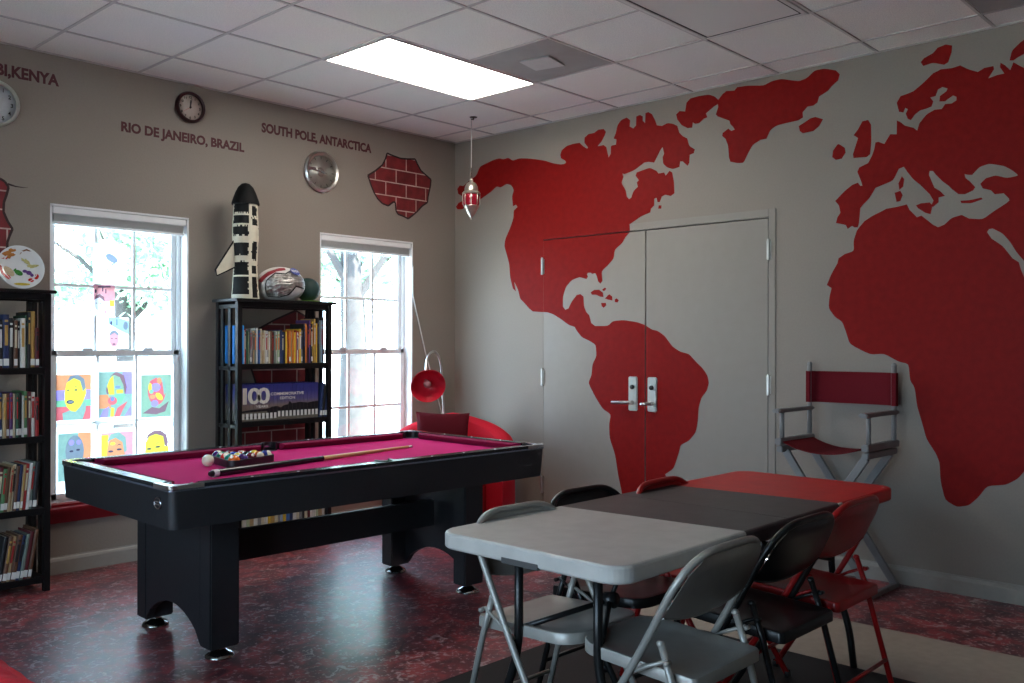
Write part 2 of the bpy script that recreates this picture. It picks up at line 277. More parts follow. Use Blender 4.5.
CEIL = 3.007
MAP={
'americas':[(-0.012,2.474),(-0.042,2.504),(-0.093,2.517),(-0.086,2.556),(-0.038,2.581),(-0.027,2.621),(-0.056,2.648),(-0.104,2.637),(-0.165,2.673),(-0.248,2.701),(-0.294,2.775),(-0.371,2.79),(-0.44,2.805),(-0.508,2.811),(-0.558,2.796),(-0.609,2.802),(-0.658,2.771),(-0.724,2.781),(-0.804,2.77),(-0.9,2.75),(-0.993,2.726),(-1.07,2.697),(-1.145,2.678),(-1.181,2.677),(-1.198,2.683),(-1.193,2.698),(-1.149,2.724),(-1.142,2.75),(-1.155,2.781),(-1.201,2.807),(-1.264,2.814),(-1.327,2.813),(-1.358,2.784),(-1.398,2.759),(-1.404,2.769),(-1.372,2.806),(-1.372,2.843),(-1.408,2.864),(-1.459,2.864),(-1.499,2.882),(-1.548,2.879),(-1.568,2.855),(-1.558,2.833),(-1.529,2.791),(-1.489,2.762),(-1.548,2.764),(-1.572,2.745),(-1.592,2.668),(-1.611,2.692),(-1.611,2.75),(-1.656,2.751),(-1.661,2.786),(-1.636,2.798),(-1.655,2.834),(-1.669,2.886),(-1.703,2.919),(-1.75,2.927),(-1.779,2.904),(-1.775,2.861),(-1.807,2.841),(-1.829,2.86),(-1.831,2.921),(-1.862,2.927),(-1.886,2.912),(-1.886,2.882),(-1.905,2.863),(-1.908,2.931),(-1.932,2.935),(-1.963,2.914),(-1.99,2.865),(-2.002,2.832),(-2.043,2.821),(-2.087,2.834),(-2.131,2.822),(-2.166,2.802),(-2.183,2.752),(-2.209,2.726),(-2.243,2.706),(-2.26,2.653),(-2.302,2.625),(-2.294,2.601),(-2.263,2.594),(-2.26,2.543),(-2.247,2.523),(-2.209,2.557),(-2.189,2.56),(-2.183,2.524),(-2.132,2.516),(-2.088,2.532),(-2.053,2.563),(-2.049,2.609),(-2.061,2.629),(-2.049,2.676),(-2.035,2.663),(-1.999,2.608),(-1.981,2.58),(-1.936,2.591),(-1.9,2.591),(-1.817,2.549),(-1.732,2.532),(-1.713,2.539),(-1.723,2.514),(-1.704,2.473),(-1.742,2.419),(-1.752,2.372),(-1.771,2.352),(-1.789,2.36),(-1.808,2.404),(-1.845,2.431),(-1.836,2.462),(-1.854,2.475),(-1.826,2.509),(-1.835,2.531),(-1.882,2.54),(-1.945,2.55),(-1.999,2.522),(-2.017,2.501),(-2.062,2.503),(-2.074,2.479),(-2.105,2.509),(-2.126,2.494),(-2.14,2.434),(-2.144,2.352),(-2.115,2.337),(-2.071,2.35),(-2.044,2.341),(-2.027,2.305),(-2.009,2.307),(-2.0,2.338),(-1.982,2.332),(-1.982,2.287),(-1.955,2.267),(-1.95,2.242),(-1.873,2.222),(-1.808,2.19),(-1.78,2.177),(-1.784,2.123),(-1.743,2.088),(-1.718,2.05),(-1.65,2.006),(-1.642,1.944),(-1.59,1.899),(-1.534,1.86),(-1.542,1.79),(-1.524,1.771),(-1.503,1.788),(-1.49,1.827),(-1.476,1.849),(-1.449,1.845),(-1.435,1.854),(-1.413,1.855),(-1.401,1.846),(-1.41,1.827),(-1.396,1.81),(-1.332,1.828),(-1.258,1.809),(-1.202,1.761),(-1.174,1.69),(-1.174,1.617),(-1.197,1.592),(-1.227,1.601),(-1.258,1.651),(-1.305,1.697),(-1.341,1.703),(-1.369,1.683),(-1.374,1.612),(-1.396,1.569),(-1.423,1.547),(-1.441,1.49),(-1.477,1.468),(-1.591,1.467),(-1.634,1.501),(-1.728,1.507),(-1.845,1.491),(-1.91,1.47),(-1.967,1.438),(-2.014,1.429),(-2.07,1.395),(-2.132,1.323),(-2.194,1.288),(-2.262,1.274),(-2.314,1.224),(-2.367,1.18),(-2.402,1.135),(-2.413,1.086),(-2.398,1.035),(-2.357,0.988),(-2.336,0.923),(-2.33,0.831),(-2.315,0.757),(-2.262,0.698),(-2.198,0.666),(-2.187,0.618),(-2.144,0.503),(-2.077,0.459),(-2.088,0.432),(-2.122,0.398),(-2.089,0.291),(-1.988,0.07),(-1.897,-0.116),(-1.808,-0.149),(-1.767,0.019),(-1.719,0.286),(-1.682,0.42),(-1.658,0.555),(-1.608,0.67),(-1.603,0.768),(-1.62,0.838),(-1.546,0.874),(-1.483,0.951),(-1.414,1.055),(-1.444,1.111),(-1.452,1.191),(-1.49,1.252),(-1.482,1.332),(-1.431,1.358),(-1.354,1.387),(-1.307,1.434),(-1.287,1.463),(-1.231,1.478),(-1.155,1.523),(-1.079,1.561),(-1.021,1.577),(-0.942,1.581),(-0.871,1.586),(-0.833,1.61),(-0.776,1.659),(-0.737,1.689),(-0.717,1.757),(-0.671,1.831),(-0.694,1.746),(-0.661,1.771),(-0.631,1.857),(-0.621,1.966),(-0.594,2.04),(-0.567,2.107),(-0.577,2.163),(-0.627,2.243),(-0.666,2.324),(-0.666,2.38),(-0.709,2.404),(-0.692,2.423),(-0.659,2.414),(-0.649,2.495),(-0.669,2.541),(-0.642,2.58),(-0.593,2.598),(-0.525,2.576),(-0.481,2.591),(-0.423,2.556),(-0.301,2.507),(-0.231,2.49),(-0.159,2.472),(-0.086,2.446),(-0.031,2.452)],
'i1':[(-2.018,2.284),(-2.041,2.281),(-2.039,2.259),(-2.014,2.262)],
'cuba':[(-1.435,1.712),(-1.468,1.729),(-1.512,1.728),(-1.547,1.705),(-1.552,1.674),(-1.521,1.678),(-1.485,1.693),(-1.446,1.695)],
'c2':[(-1.538,1.727),(-1.564,1.742),(-1.577,1.732),(-1.556,1.716)],
'c3':[(-1.565,1.663),(-1.591,1.686),(-1.605,1.692),(-1.629,1.675),(-1.631,1.647),(-1.591,1.655)],
'c4':[(-1.651,1.653),(-1.668,1.662),(-1.687,1.648),(-1.677,1.632),(-1.653,1.635)],
'c5':[(-1.53,1.633),(-1.573,1.632),(-1.577,1.614),(-1.553,1.597),(-1.535,1.61)],
'greenland':[(-2.156,2.88),(-2.184,2.899),(-2.226,2.888),(-2.237,2.945),(-2.267,2.968),(-2.334,2.972),(-2.407,2.968),(-2.45,2.947),(-2.476,2.921),(-2.508,2.953),(-2.536,2.967),(-2.592,2.959),(-2.613,2.977),(-2.688,2.973),(-2.796,2.952),(-2.849,2.969),(-2.914,2.971),(-2.978,2.95),(-3.028,2.934),(-3.078,2.942),(-3.127,2.979),(-3.188,2.979),(-3.26,2.953),(-3.283,2.925),(-3.274,2.892),(-3.236,2.865),(-3.212,2.841),(-3.158,2.818),(-3.146,2.783),(-3.121,2.77),(-3.084,2.77),(-3.053,2.74),(-3.056,2.71),(-3.028,2.697),(-2.888,2.69),(-2.842,2.667),(-2.816,2.617),(-2.776,2.616),(-2.723,2.594),(-2.689,2.543),(-2.659,2.488),(-2.614,2.492),(-2.565,2.508),(-2.554,2.537),(-2.548,2.613),(-2.529,2.66),(-2.505,2.682),(-2.508,2.701),(-2.55,2.723),(-2.571,2.704),(-2.595,2.709),(-2.585,2.726),(-2.564,2.749),(-2.557,2.772),(-2.472,2.814),(-2.458,2.829),(-2.476,2.877),(-2.472,2.893),(-2.443,2.882),(-2.385,2.848),(-2.396,2.821),(-2.371,2.816),(-2.334,2.792),(-2.304,2.793),(-2.286,2.806),(-2.282,2.771),(-2.245,2.774),(-2.199,2.801),(-2.165,2.846)],
'iceland':[(-3.028,2.662),(-3.066,2.679),(-3.103,2.697),(-3.134,2.7),(-3.182,2.678),(-3.158,2.641),(-3.122,2.617),(-3.054,2.614),(-3.035,2.631)],
'ireland':[(-3.238,2.445),(-3.243,2.482),(-3.273,2.521),(-3.314,2.489),(-3.319,2.46),(-3.296,2.428),(-3.261,2.425)],
'britain':[(-3.366,2.555),(-3.392,2.585),(-3.417,2.627),(-3.451,2.63),(-3.468,2.598),(-3.47,2.497),(-3.463,2.431),(-3.443,2.417),(-3.366,2.422),(-3.362,2.445),(-3.392,2.534)],
'svalbard':[(-3.742,2.901),(-3.759,2.919),(-3.807,2.937),(-3.832,2.962),(-3.874,2.97),(-3.907,2.957),(-3.904,2.92),(-3.887,2.871),(-3.866,2.861),(-3.807,2.884),(-3.756,2.877)],
'novaya':[(-4.189,2.817),(-4.199,2.865),(-4.237,2.898),(-4.256,2.91),(-4.326,2.927),(-4.412,2.94),(-4.398,2.878),(-4.326,2.854),(-4.256,2.836),(-4.229,2.825),(-4.207,2.813)],
'corsica':[(-3.622,2.244),(-3.641,2.283),(-3.654,2.265),(-3.649,2.224),(-3.628,2.207)],
'sardinia':[(-3.601,2.194),(-3.633,2.202),(-3.646,2.176),(-3.633,2.144),(-3.612,2.141)],
'sicily':[(-3.718,2.111),(-3.744,2.12),(-3.791,2.12),(-3.806,2.102),(-3.796,2.055),(-3.768,2.065),(-3.729,2.094)],
'crete':[(-3.949,2.113),(-3.997,2.111),(-4.053,2.119),(-4.061,2.11),(-4.005,2.093),(-3.954,2.099)],
'old_world':[(-3.612,2.699),(-3.633,2.733),(-3.673,2.74),(-3.704,2.748),(-3.756,2.783),(-3.807,2.826),(-3.849,2.84),(-3.907,2.835),(-3.948,2.841),(-3.988,2.812),(-4.036,2.788),(-4.068,2.803),(-4.112,2.804),(-4.115,2.786),(-4.087,2.744),(-4.13,2.753),(-4.164,2.754),(-4.143,2.792),(-4.146,2.814),(-4.169,2.795),(-4.192,2.766),(-4.207,2.804),(-4.256,2.764),(-4.34,2.727),(-4.441,2.772),(-4.524,2.786),(-4.712,2.668),(-4.713,1.615),(-4.58,1.525),(-4.47,1.576),(-4.356,1.646),(-4.257,1.771),(-4.222,1.818),(-4.193,1.872),(-4.157,1.92),(-4.109,1.95),(-4.091,1.948),(-4.082,1.933),(-4.103,1.898),(-4.157,1.855),(-4.204,1.787),(-4.233,1.766),(-4.243,1.727),(-4.257,1.69),(-4.353,1.465),(-4.485,1.339),(-4.464,1.064),(-4.331,0.855),(-4.285,0.739),(-4.258,0.686),(-4.229,0.647),(-4.174,0.61),(-4.084,0.595),(-4.039,0.528),(-3.992,0.48),(-3.933,0.465),(-3.873,0.496),(-3.849,0.595),(-3.844,0.697),(-3.824,0.746),(-3.775,0.82),(-3.755,0.896),(-3.725,0.998),(-3.712,1.101),(-3.687,1.139),(-3.679,1.231),(-3.623,1.243),(-3.544,1.287),(-3.464,1.281),(-3.345,1.34),(-3.322,1.413),(-3.3,1.472),(-3.255,1.501),(-3.217,1.554),(-3.222,1.62),(-3.235,1.671),(-3.206,1.691),(-3.232,1.752),(-3.27,1.816),(-3.277,1.845),(-3.314,1.867),(-3.369,1.882),(-3.366,1.94),(-3.385,1.997),(-3.402,2.02),(-3.431,2.05),(-3.474,2.075),(-3.517,2.092),(-3.556,2.109),(-3.614,2.113),(-3.669,2.122),(-3.683,2.09),(-3.723,2.045),(-3.747,2.052),(-3.776,2.026),(-3.809,1.996),(-3.835,1.98),(-3.867,1.991),(-3.905,2.025),(-3.956,2.036),(-3.993,2.013),(-4.061,2.003),(-4.115,2.041),(-4.195,2.089),(-4.162,2.129),(-4.119,2.129),(-4.1,2.152),(-4.061,2.166),(-4.048,2.192),(-4.076,2.219),(-4.123,2.228),(-4.177,2.207),(-4.233,2.213),(-4.2,2.246),(-4.162,2.272),(-4.092,2.293),(-4.045,2.282),(-4.008,2.244),(-3.989,2.247),(-3.97,2.253),(-3.976,2.231),(-3.997,2.211),(-4.024,2.177),(-4.013,2.161),(-3.973,2.145),(-3.94,2.149),(-3.908,2.178),(-3.891,2.198),(-3.858,2.228),(-3.824,2.267),(-3.808,2.29),(-3.791,2.293),(-3.787,2.272),(-3.816,2.198),(-3.845,2.177),(-3.871,2.147),(-3.838,2.142),(-3.838,2.116),(-3.808,2.093),(-3.799,2.102),(-3.811,2.128),(-3.791,2.165),(-3.739,2.224),(-3.705,2.255),(-3.67,2.304),(-3.652,2.334),(-3.652,2.334),(-3.625,2.326),(-3.593,2.264),(-3.535,2.246),(-3.494,2.234),(-3.46,2.179),(-3.426,2.149),(-3.406,2.126),(-3.399,2.042),(-3.392,2.017),(-3.372,2.018),(-3.358,2.028),(-3.332,2.013),(-3.32,2.037),(-3.261,2.054),(-3.27,2.087),(-3.288,2.112),(-3.279,2.155),(-3.256,2.184),(-3.314,2.237),(-3.358,2.267),(-3.392,2.276),(-3.406,2.256),(-3.418,2.256),(-3.409,2.286),(-3.388,2.339),(-3.4,2.363),(-3.451,2.382),(-3.473,2.421),(-3.485,2.453),(-3.493,2.494),(-3.51,2.495),(-3.543,2.478),(-3.576,2.528),(-3.612,2.522),(-3.613,2.6),(-3.633,2.588),(-3.657,2.564),(-3.705,2.544),(-3.724,2.525),(-3.735,2.563),(-3.773,2.607),(-3.816,2.625),(-3.854,2.623),(-3.871,2.647),(-3.904,2.644),(-3.929,2.657),(-3.929,2.675),(-3.912,2.685),(-3.887,2.672),(-3.871,2.661),(-3.841,2.666),(-3.844,2.695),(-3.877,2.715),(-3.884,2.728),(-3.857,2.742),(-3.834,2.732),(-3.822,2.699),(-3.794,2.696),(-3.81,2.671),(-3.8,2.645),(-3.77,2.638),(-3.739,2.634),(-3.713,2.617),(-3.69,2.589),(-3.673,2.599),(-3.662,2.629),(-3.673,2.653),(-3.66,2.662),(-3.649,2.638),(-3.625,2.647)],
'brick':[(-0.726,2.811),(-0.656,2.799),(-0.591,2.791),(-0.525,2.796),(-0.44,2.808),(-0.415,2.77),(-0.378,2.724),(-0.271,2.667),(-0.277,2.614),(-0.302,2.526),(-0.308,2.478),(-0.364,2.443),(-0.414,2.396),(-0.463,2.358),(-0.511,2.325),(-0.572,2.342),(-0.619,2.351),(-0.637,2.377),(-0.643,2.44),(-0.661,2.442),(-0.713,2.405),(-0.771,2.416),(-0.817,2.447),(-0.851,2.488),(-0.879,2.538),(-0.913,2.614),(-0.84,2.659),(-0.772,2.714),(-0.743,2.763)],
'brick2':[(-3.594,2.218),(-3.528,2.258),(-3.47,2.25),(-3.446,2.237),(-3.426,2.208),(-3.436,2.164),(-3.45,2.12),(-3.452,2.067),(-3.43,2.016),(-3.405,1.976),(-3.42,1.937),(-3.432,1.899),(-3.432,1.856),(-3.459,1.801),(-3.526,1.765),(-3.611,1.811),(-3.639,1.964),(-3.631,2.12)],
}
# ------------------------------------------------------------------ floor, walls, ceiling
def floor_mat():
    m = bpy.data.materials.new('red_speckled_floor'); m.use_nodes = True; t = m.node_tree; N = t.nodes; L = t.links
    b = N['Principled BSDF']
    co = N.new('ShaderNodeTexCoord')
    n1 = N.new('ShaderNodeTexNoise'); n1.inputs['Scale'].default_value = 8; n1.inputs['Detail'].default_value = 8; n1.inputs['Roughness'].default_value = 0.65; n1.inputs['Distortion'].default_value = 0.6
    r1 = N.new('ShaderNodeValToRGB'); e = r1.color_ramp.elements
    e[0].position = 0.40; e[0].color = (0.060, 0.015, 0.022, 1); e[1].position = 0.60; e[1].color = (0.30, 0.030, 0.036, 1)
    x = r1.color_ramp.elements.new(0.5); x.color = (0.14, 0.020, 0.026, 1)
    n2 = N.new('ShaderNodeTexNoise'); n2.inputs['Scale'].default_value = 16; n2.inputs['Detail'].default_value = 6; n2.inputs['Distortion'].default_value = 1.6; n2.inputs['Roughness'].default_value = 0.6
    r2 = N.new('ShaderNodeValToRGB'); e = r2.color_ramp.elements
    e[0].position = 0.57; e[0].color = (0, 0, 0, 1); e[1].position = 0.64; e[1].color = (1, 1, 1, 1)
    mx = N.new('ShaderNodeMix'); mx.data_type = 'RGBA'; mx.inputs[7].default_value = (0.38, 0.28, 0.27, 1)
    n3 = N.new('ShaderNodeTexNoise'); n3.inputs['Scale'].default_value = 45; n3.inputs['Detail'].default_value = 3
    r3 = N.new('ShaderNodeValToRGB'); r3.color_ramp.elements[0].position = 0.60; r3.color_ramp.elements[1].position = 0.66
    mx2 = N.new('ShaderNodeMix'); mx2.data_type = 'RGBA'; mx2.inputs[7].default_value = (0.34, 0.24, 0.23, 1)
    for n in (n1, n2, n3): L.new(co.outputs['Object'], n.inputs['Vector'])
    L.new(n1.outputs['Fac'], r1.inputs[0]); L.new(n2.outputs['Fac'], r2.inputs[0]); L.new(n3.outputs['Fac'], r3.inputs[0])
    L.new(r1.outputs[0], mx.inputs[6]); L.new(r2.outputs[0], mx.inputs[0])
    L.new(mx.outputs[2], mx2.inputs[6]); L.new(r3.outputs[0], mx2.inputs[0])
    L.new(mx2.outputs[2], b.inputs['Base Color'])
    # polish varies over the floor
    n4 = N.new('ShaderNodeTexNoise'); n4.inputs['Scale'].default_value = 2.5; n4.inputs['Detail'].default_value = 6
    L.new(co.outputs['Object'], n4.inputs['Vector'])
    mr = N.new('ShaderNodeMapRange'); mr.inputs['To Min'].default_value = 0.27; mr.inputs['To Max'].default_value = 0.42
    L.new(n4.outputs['Fac'], mr.inputs[0]); L.new(mr.outputs[0], b.inputs['Roughness'])
    bu = N.new('ShaderNodeBump'); bu.inputs['Strength'].default_value = 0.10; bu.inputs['Distance'].default_value = 0.003
    L.new(n1.outputs['Fac'], bu.inputs['Height']); L.new(bu.outputs[0], b.inputs['Normal'])
    b.inputs['Specular IOR Level'].default_value = 0.55
    return m
FLOORM = floor_mat()
BEIGE = mat('beige_floor_tile', (0.36, 0.30, 0.235), 0.4, var=0.1, scale=22, bump=0.1, spec=0.4)
X0, Y0 = LEFT_X, -8.2
bm = bm_new()
bx0, bx1, by0, by1 = -1.5, -0.88, -6.5, -2.87     # beige border beside the black mat
def q(x0, x1, y0, y1, mi):
    f = bm.faces.new([bm.verts.new(p) for p in ((x0,y0,0),(x1,y0,0),(x1,y1,0),(x0,y1,0))]); f.material_index = mi
q(X0, bx0, Y0, 0, 0); q(bx1, 0, Y0, 0, 0); q(bx0, bx1, Y0, by0, 0); q(bx0, bx1, by1, 0, 0); q(bx0, bx1, by0, by1, 1)
struct(mk('floor', bm, [FLOORM, BEIGE]))
# window openings in the wall behind the pool table: (x0, x1)
WIN = [(-3.205, -2.353), (-1.344, -0.459)]
WZ0, WZ1 = 0.385, 2.144; WT = 0.15
def wall_with_openings(name, a0, a1, ops, z0, z1, axis):
    bm = bm_new()
    def bb(a, b, c, d):
        if axis == 'Y': box(bm, a, b, 0.0, WT, c, d)
        else: box(bm, LEFT_X-WT, LEFT_X, a, b, c, d)
    edges = [a0]+[v for o in ops for v in o]+[a1]
    for i in range(0, len(edges), 2): bb(edges[i], edges[i+1], 0, CEIL+0.1)
    for o in ops: bb(o[0], o[1], 0, z0); bb(o[0], o[1], z1, CEIL+0.1)
    return struct(mk(name, bm, WALL))
wall_with_openings('wall_back', X0-WT, 0.0, WIN, WZ0, WZ1, 'Y')
wall_with_openings('wall_left', Y0, 0.0, LWIN, 0.4, 2.2, 'X')
bm = bm_new(); box(bm, X0-WT, 0.15, Y0-WT, Y0, 0, CEIL+0.1); struct(mk('wall_front', bm, WALL))

# double door set in the right wall
DY = [-0.979, -1.914, -2.832]; DZ = 2.128; FR = -2.880
bm = bm_new()
G = 0.004
for a, b, c, d in ((DY[0], 0.15, 0, CEIL+0.1), (Y0, FR, 0, CEIL+0.1), (FR, DY[0], 2.178, CEIL+0.1)):
    box(bm, 0.0, 0.15, a, b, c, d)
struct(mk('wall_right', bm, WALL))
GAP = mat('door_gap_dark', (0.02, 0.017, 0.015), 0.9, var=0.05)
bm = bm_new()
box(bm, -0.006, 0.1, FR, DY[2], 0, 2.178, 0.002); box(bm, -0.006, 0.1, DY[2]+0.0, DY[0], DZ, 2.178, 0.002)
box(bm, 0.03, 0.1, DY[2], DY[0], 0.0, DZ, mi=1)
struct(mk('trim_1', bm, [DOORP, GAP]))
door_objs = []
for k in (0, 1):
    bm = bm_new(); box(bm, -0.004, 0.028, DY[k+1]+G, DY[k]-G, 0.012, DZ-2*G, 0.0015)
    d = struct(mk('door_%d' % (k+1), bm, DOORP)); door_objs.append(d)
    # lock plate, cylinder, lever
    yc = -1.815 if k == 0 else -1.975
    bm = bm_new(); box(bm, -0.018, -0.004, yc-0.038, yc+0.038, 0.875, 1.112, 0.006, seg=3)
    mk('lock_plate', bm, STEEL, d)
    bm = bm_new(); lathe(bm, [(0, 0.016), (0.013, 0.016), (0.016, 0.010), (0.016, 0)], 20, (-0.018, yc, 1.04), 'X')
    xform(bm, Matrix.Translation((-0.018, yc, 1.04)) @ Matrix.Scale(-1, 4, (1,0,0)) @ Matrix.Translation((0.018, -yc, -1.04)))
    mk('lock_cylinder', bm, BLACKPL, d)
    bm = bm_new()
    tube(bm, [(-0.018, yc, 0.933), (-0.058, yc, 0.933)], 0.014, 14)
    if k == 0: pts = [(-0.055, yc-0.01, 0.933), (-0.06, yc+0.07, 0.932), (-0.056, yc+0.15, 0.929)]
    else: pts = [(-0.055, yc-0.012, 0.933), (-0.085, yc+0.02, 0.930), (-0.078, yc+0.045, 0.928)]
    tube(bm, fillet(pts, 0.02), 0.0125, 12)
    mk('lever_handle', bm, STEEL, d, smooth=True)
    yh = DY[0]+0.004 if k == 0 else DY[2]-0.004
    for zz in (1.925, 1.085, 0.27):
        bm = bm_new(); tube(bm, [(-0.013, yh, zz-0.062), (-0.013, yh, zz+0.062)], 0.010, 12)
        box(bm, -0.008, -0.003, yh-0.016, yh+0.016, zz-0.055, zz+0.055)
        for s in (-1, 1): lathe(bm, [(0, 0.008), (0.007, 0.005), (0.009, 0)], 10, (-0.013, yh, zz+s*0.062))
        mk('hinge', bm, STEEL, d, smooth=True)

def soften(P):
    out = []; n = len(P)
    for i in range(n):
        a, b, c = Vector(P[i-1]), Vector(P[i]), Vector(P[(i+1) % n]); l1, l2 = (a-b).length, (c-b).length
        if min(l1, l2) > 0.045:
            for t in (0.25, 0.09): out.append(b+(a-b)*t*(0.72 if t < 0.2 else 1)+(c-b)*(0.02 if t < 0.2 else 0)) if t > 0.2 else out.append(b+(a-b)*0.06+(c-b)*0.06)
            out.append(b+(c-b)*0.25)
        else: out.append(b)
    return [(v.x, v.y) for v in out]
# the painted world map: one coat of paint over the wall and both door leaves
def poly_bm(keys, x):
    bm = bm_new()
    for k in keys: prism(bm, soften(MAP[k]), x, x, 'X')
    return bm
KEYS = [k for k in MAP if not k.startswith('brick')]
def cut(bm, co, no):
    bmesh.ops.bisect_plane(bm, geom=bm.verts[:]+bm.edges[:]+bm.faces[:], plane_co=co, plane_no=no)
def region(cond, x):
    bm = poly_bm(KEYS, x)
    for y in (DY[0]-G, DY[0], DY[1]-G, DY[1]+G, DY[2]+G, DY[2], FR, 0.0-1e-4): cut(bm, (0, y, 0), (0, 1, 0))
    for z in (DZ-2*G, DZ, 2.178, CEIL-0.003): cut(bm, (0, 0, z), (0, 0, 1))
    dele = [f for f in bm.faces if not cond(f.calc_center_median().y, f.calc_center_median().z)]
    bmesh.ops.delete(bm, geom=dele, context='FACES')
    for f in bm.faces:
        if f.normal.x > 0: f.normal_flip()
    return bm
bm = region(lambda y, z: y < -1e-4 and z < CEIL-0.003 and not (FR < y < DY[0] and z < 2.178), -0.0015)
o = mk('world_map_mural', bm, MURAL, fixn=False)
tag(o, 'dark red world map painted across the grey right wall', 'mural')
for k in (0, 1):
    bm = region(lambda y, z: DY[k+1]+G < y < DY[k]-G and z < DZ-2*G, -0.0055)
    if bm.faces: mk('mural_paint', bm, MURAL, door_objs[k], fixn=False)
    else: bm.free()
bm = region(lambda y, z: DY[2] < y < DY[0] and DZ < z < 2.178, -0.0072)
mk_pieces('mural_paint', bm, MURAL, o)

# baseboards
BASEM = mat('baseboard_paint', (0.30, 0.275, 0.24), 0.4, var=0.04)
def base(name, p0, p1, nrm):
    prof = [(0, 0), (0.016, 0), (0.016, 0.075), (0.010, 0.088), (0.004, 0.094), (0.004, 0.10), (0, 0.10)]
    bm = bm_new(); A = Vector(p0); B = Vector(p1); n = Vector(nrm)
    r = [[bm.verts.new(P+n*a+Vector((0,0,b))) for a, b in prof] for P in (A, B)]
    for i in range(len(prof)-1): bm.faces.new((r[0][i], r[0][i+1], r[1][i+1], r[1][i]))
    for g in r: bm.faces.new(g)
    # caulk line above
    struct(mk(name, bm, BASEM))
base('baseboard_back', (X0, 0, 0), (0, 0, 0), (0, -1, 0))
base('baseboard_right', (0, -0.016, 0), (0, DY[0]+0.01, 0), (-1, 0, 0))
base('baseboard_right.001', (0, FR-0.001, 0), (0, Y0, 0), (-1, 0, 0))
base('baseboard_left', (X0, Y0, 0), (X0, -0.016, 0), (1, 0, 0))

# ceiling tiles
def ceil_mat(name, col, dark=0.82):
    m = bpy.data.materials.new(name); m.use_nodes = True; t = m.node_tree; N = t.nodes; L = t.links
    b = N['Principled BSDF']; b.inputs['Roughness'].default_value = 0.9; b.inputs['Specular IOR Level'].default_value = 0.1
    co = N.new('ShaderNodeTexCoord'); n1 = N.new('ShaderNodeTexNoise'); n1.inputs['Scale'].default_value = 160; n1.inputs['Detail'].default_value = 4
    n2 = N.new('ShaderNodeTexNoise'); n2.inputs['Scale'].default_value = 1.7; n2.inputs['Detail'].default_value = 2
    r = N.new('ShaderNodeValToRGB'); r.color_ramp.elements[0].position = 0.3; r.color_ramp.elements[1].position = 0.6
    r.color_ramp.elements[0].color = (*[c*dark for c in col], 1); r.color_ramp.elements[1].color = (*col, 1)
    mx = N.new('ShaderNodeMix'); mx.data_type = 'RGBA'; mx.blend_type = 'MULTIPLY'; mx.inputs[0].default_value = 0.12
    L.new(co.outputs['Object'], n1.inputs['Vector']); L.new(co.outputs['Object'], n2.inputs['Vector'])
    L.new(n1.outputs['Fac'], r.inputs[0]); L.new(r.outputs[0], mx.inputs[6]); L.new(n2.outputs['Color'], mx.inputs[7])
    L.new(mx.outputs[2], b.inputs['Base Color'])
    bu = N.new('ShaderNodeBump'); bu.inputs['Strength'].default_value = 0.4; bu.inputs['Distance'].default_value = 0.003
    L.new(n1.outputs['Fac'], bu.inputs['Height']); L.new(bu.outputs[0], b.inputs['Normal'])
    return m
CEILM = ceil_mat('ceiling_tile_white', (0.90, 0.84, 0.78))
T = 0.61; GX = -0.2566; GY = -0.4609        # grid joints at GX-k*T (x) and GY-k*T (y)
bm = bm_new(); box(bm, X0, 0, Y0, 0, CEIL, CEIL+0.02); struct(mk('ceiling', bm, CEILM))
GRIDM = mat('ceiling_grid_metal', (0.50, 0.45, 0.42), 0.5, var=0.04)
bm = bm_new()
x = GX; gw = 0.008; gz = CEIL-0.005
while x > X0: box(bm, x-gw, x+gw, Y0, 0, gz, CEIL+0.001); x -= T
y = GY
while y > Y0: box(bm, X0, 0, y-gw, y+gw, gz-0.0004, CEIL+0.001); y -= T
box(bm, X0, 0, -0.02, 0, gz, CEIL); box(bm, -0.02, 0, Y0, 0, gz, CEIL)
struct(mk('trim_2', bm, GRIDM))
def gx(u): return GX-(1-u)*T
def gy(v): return GY-(2-v)*T
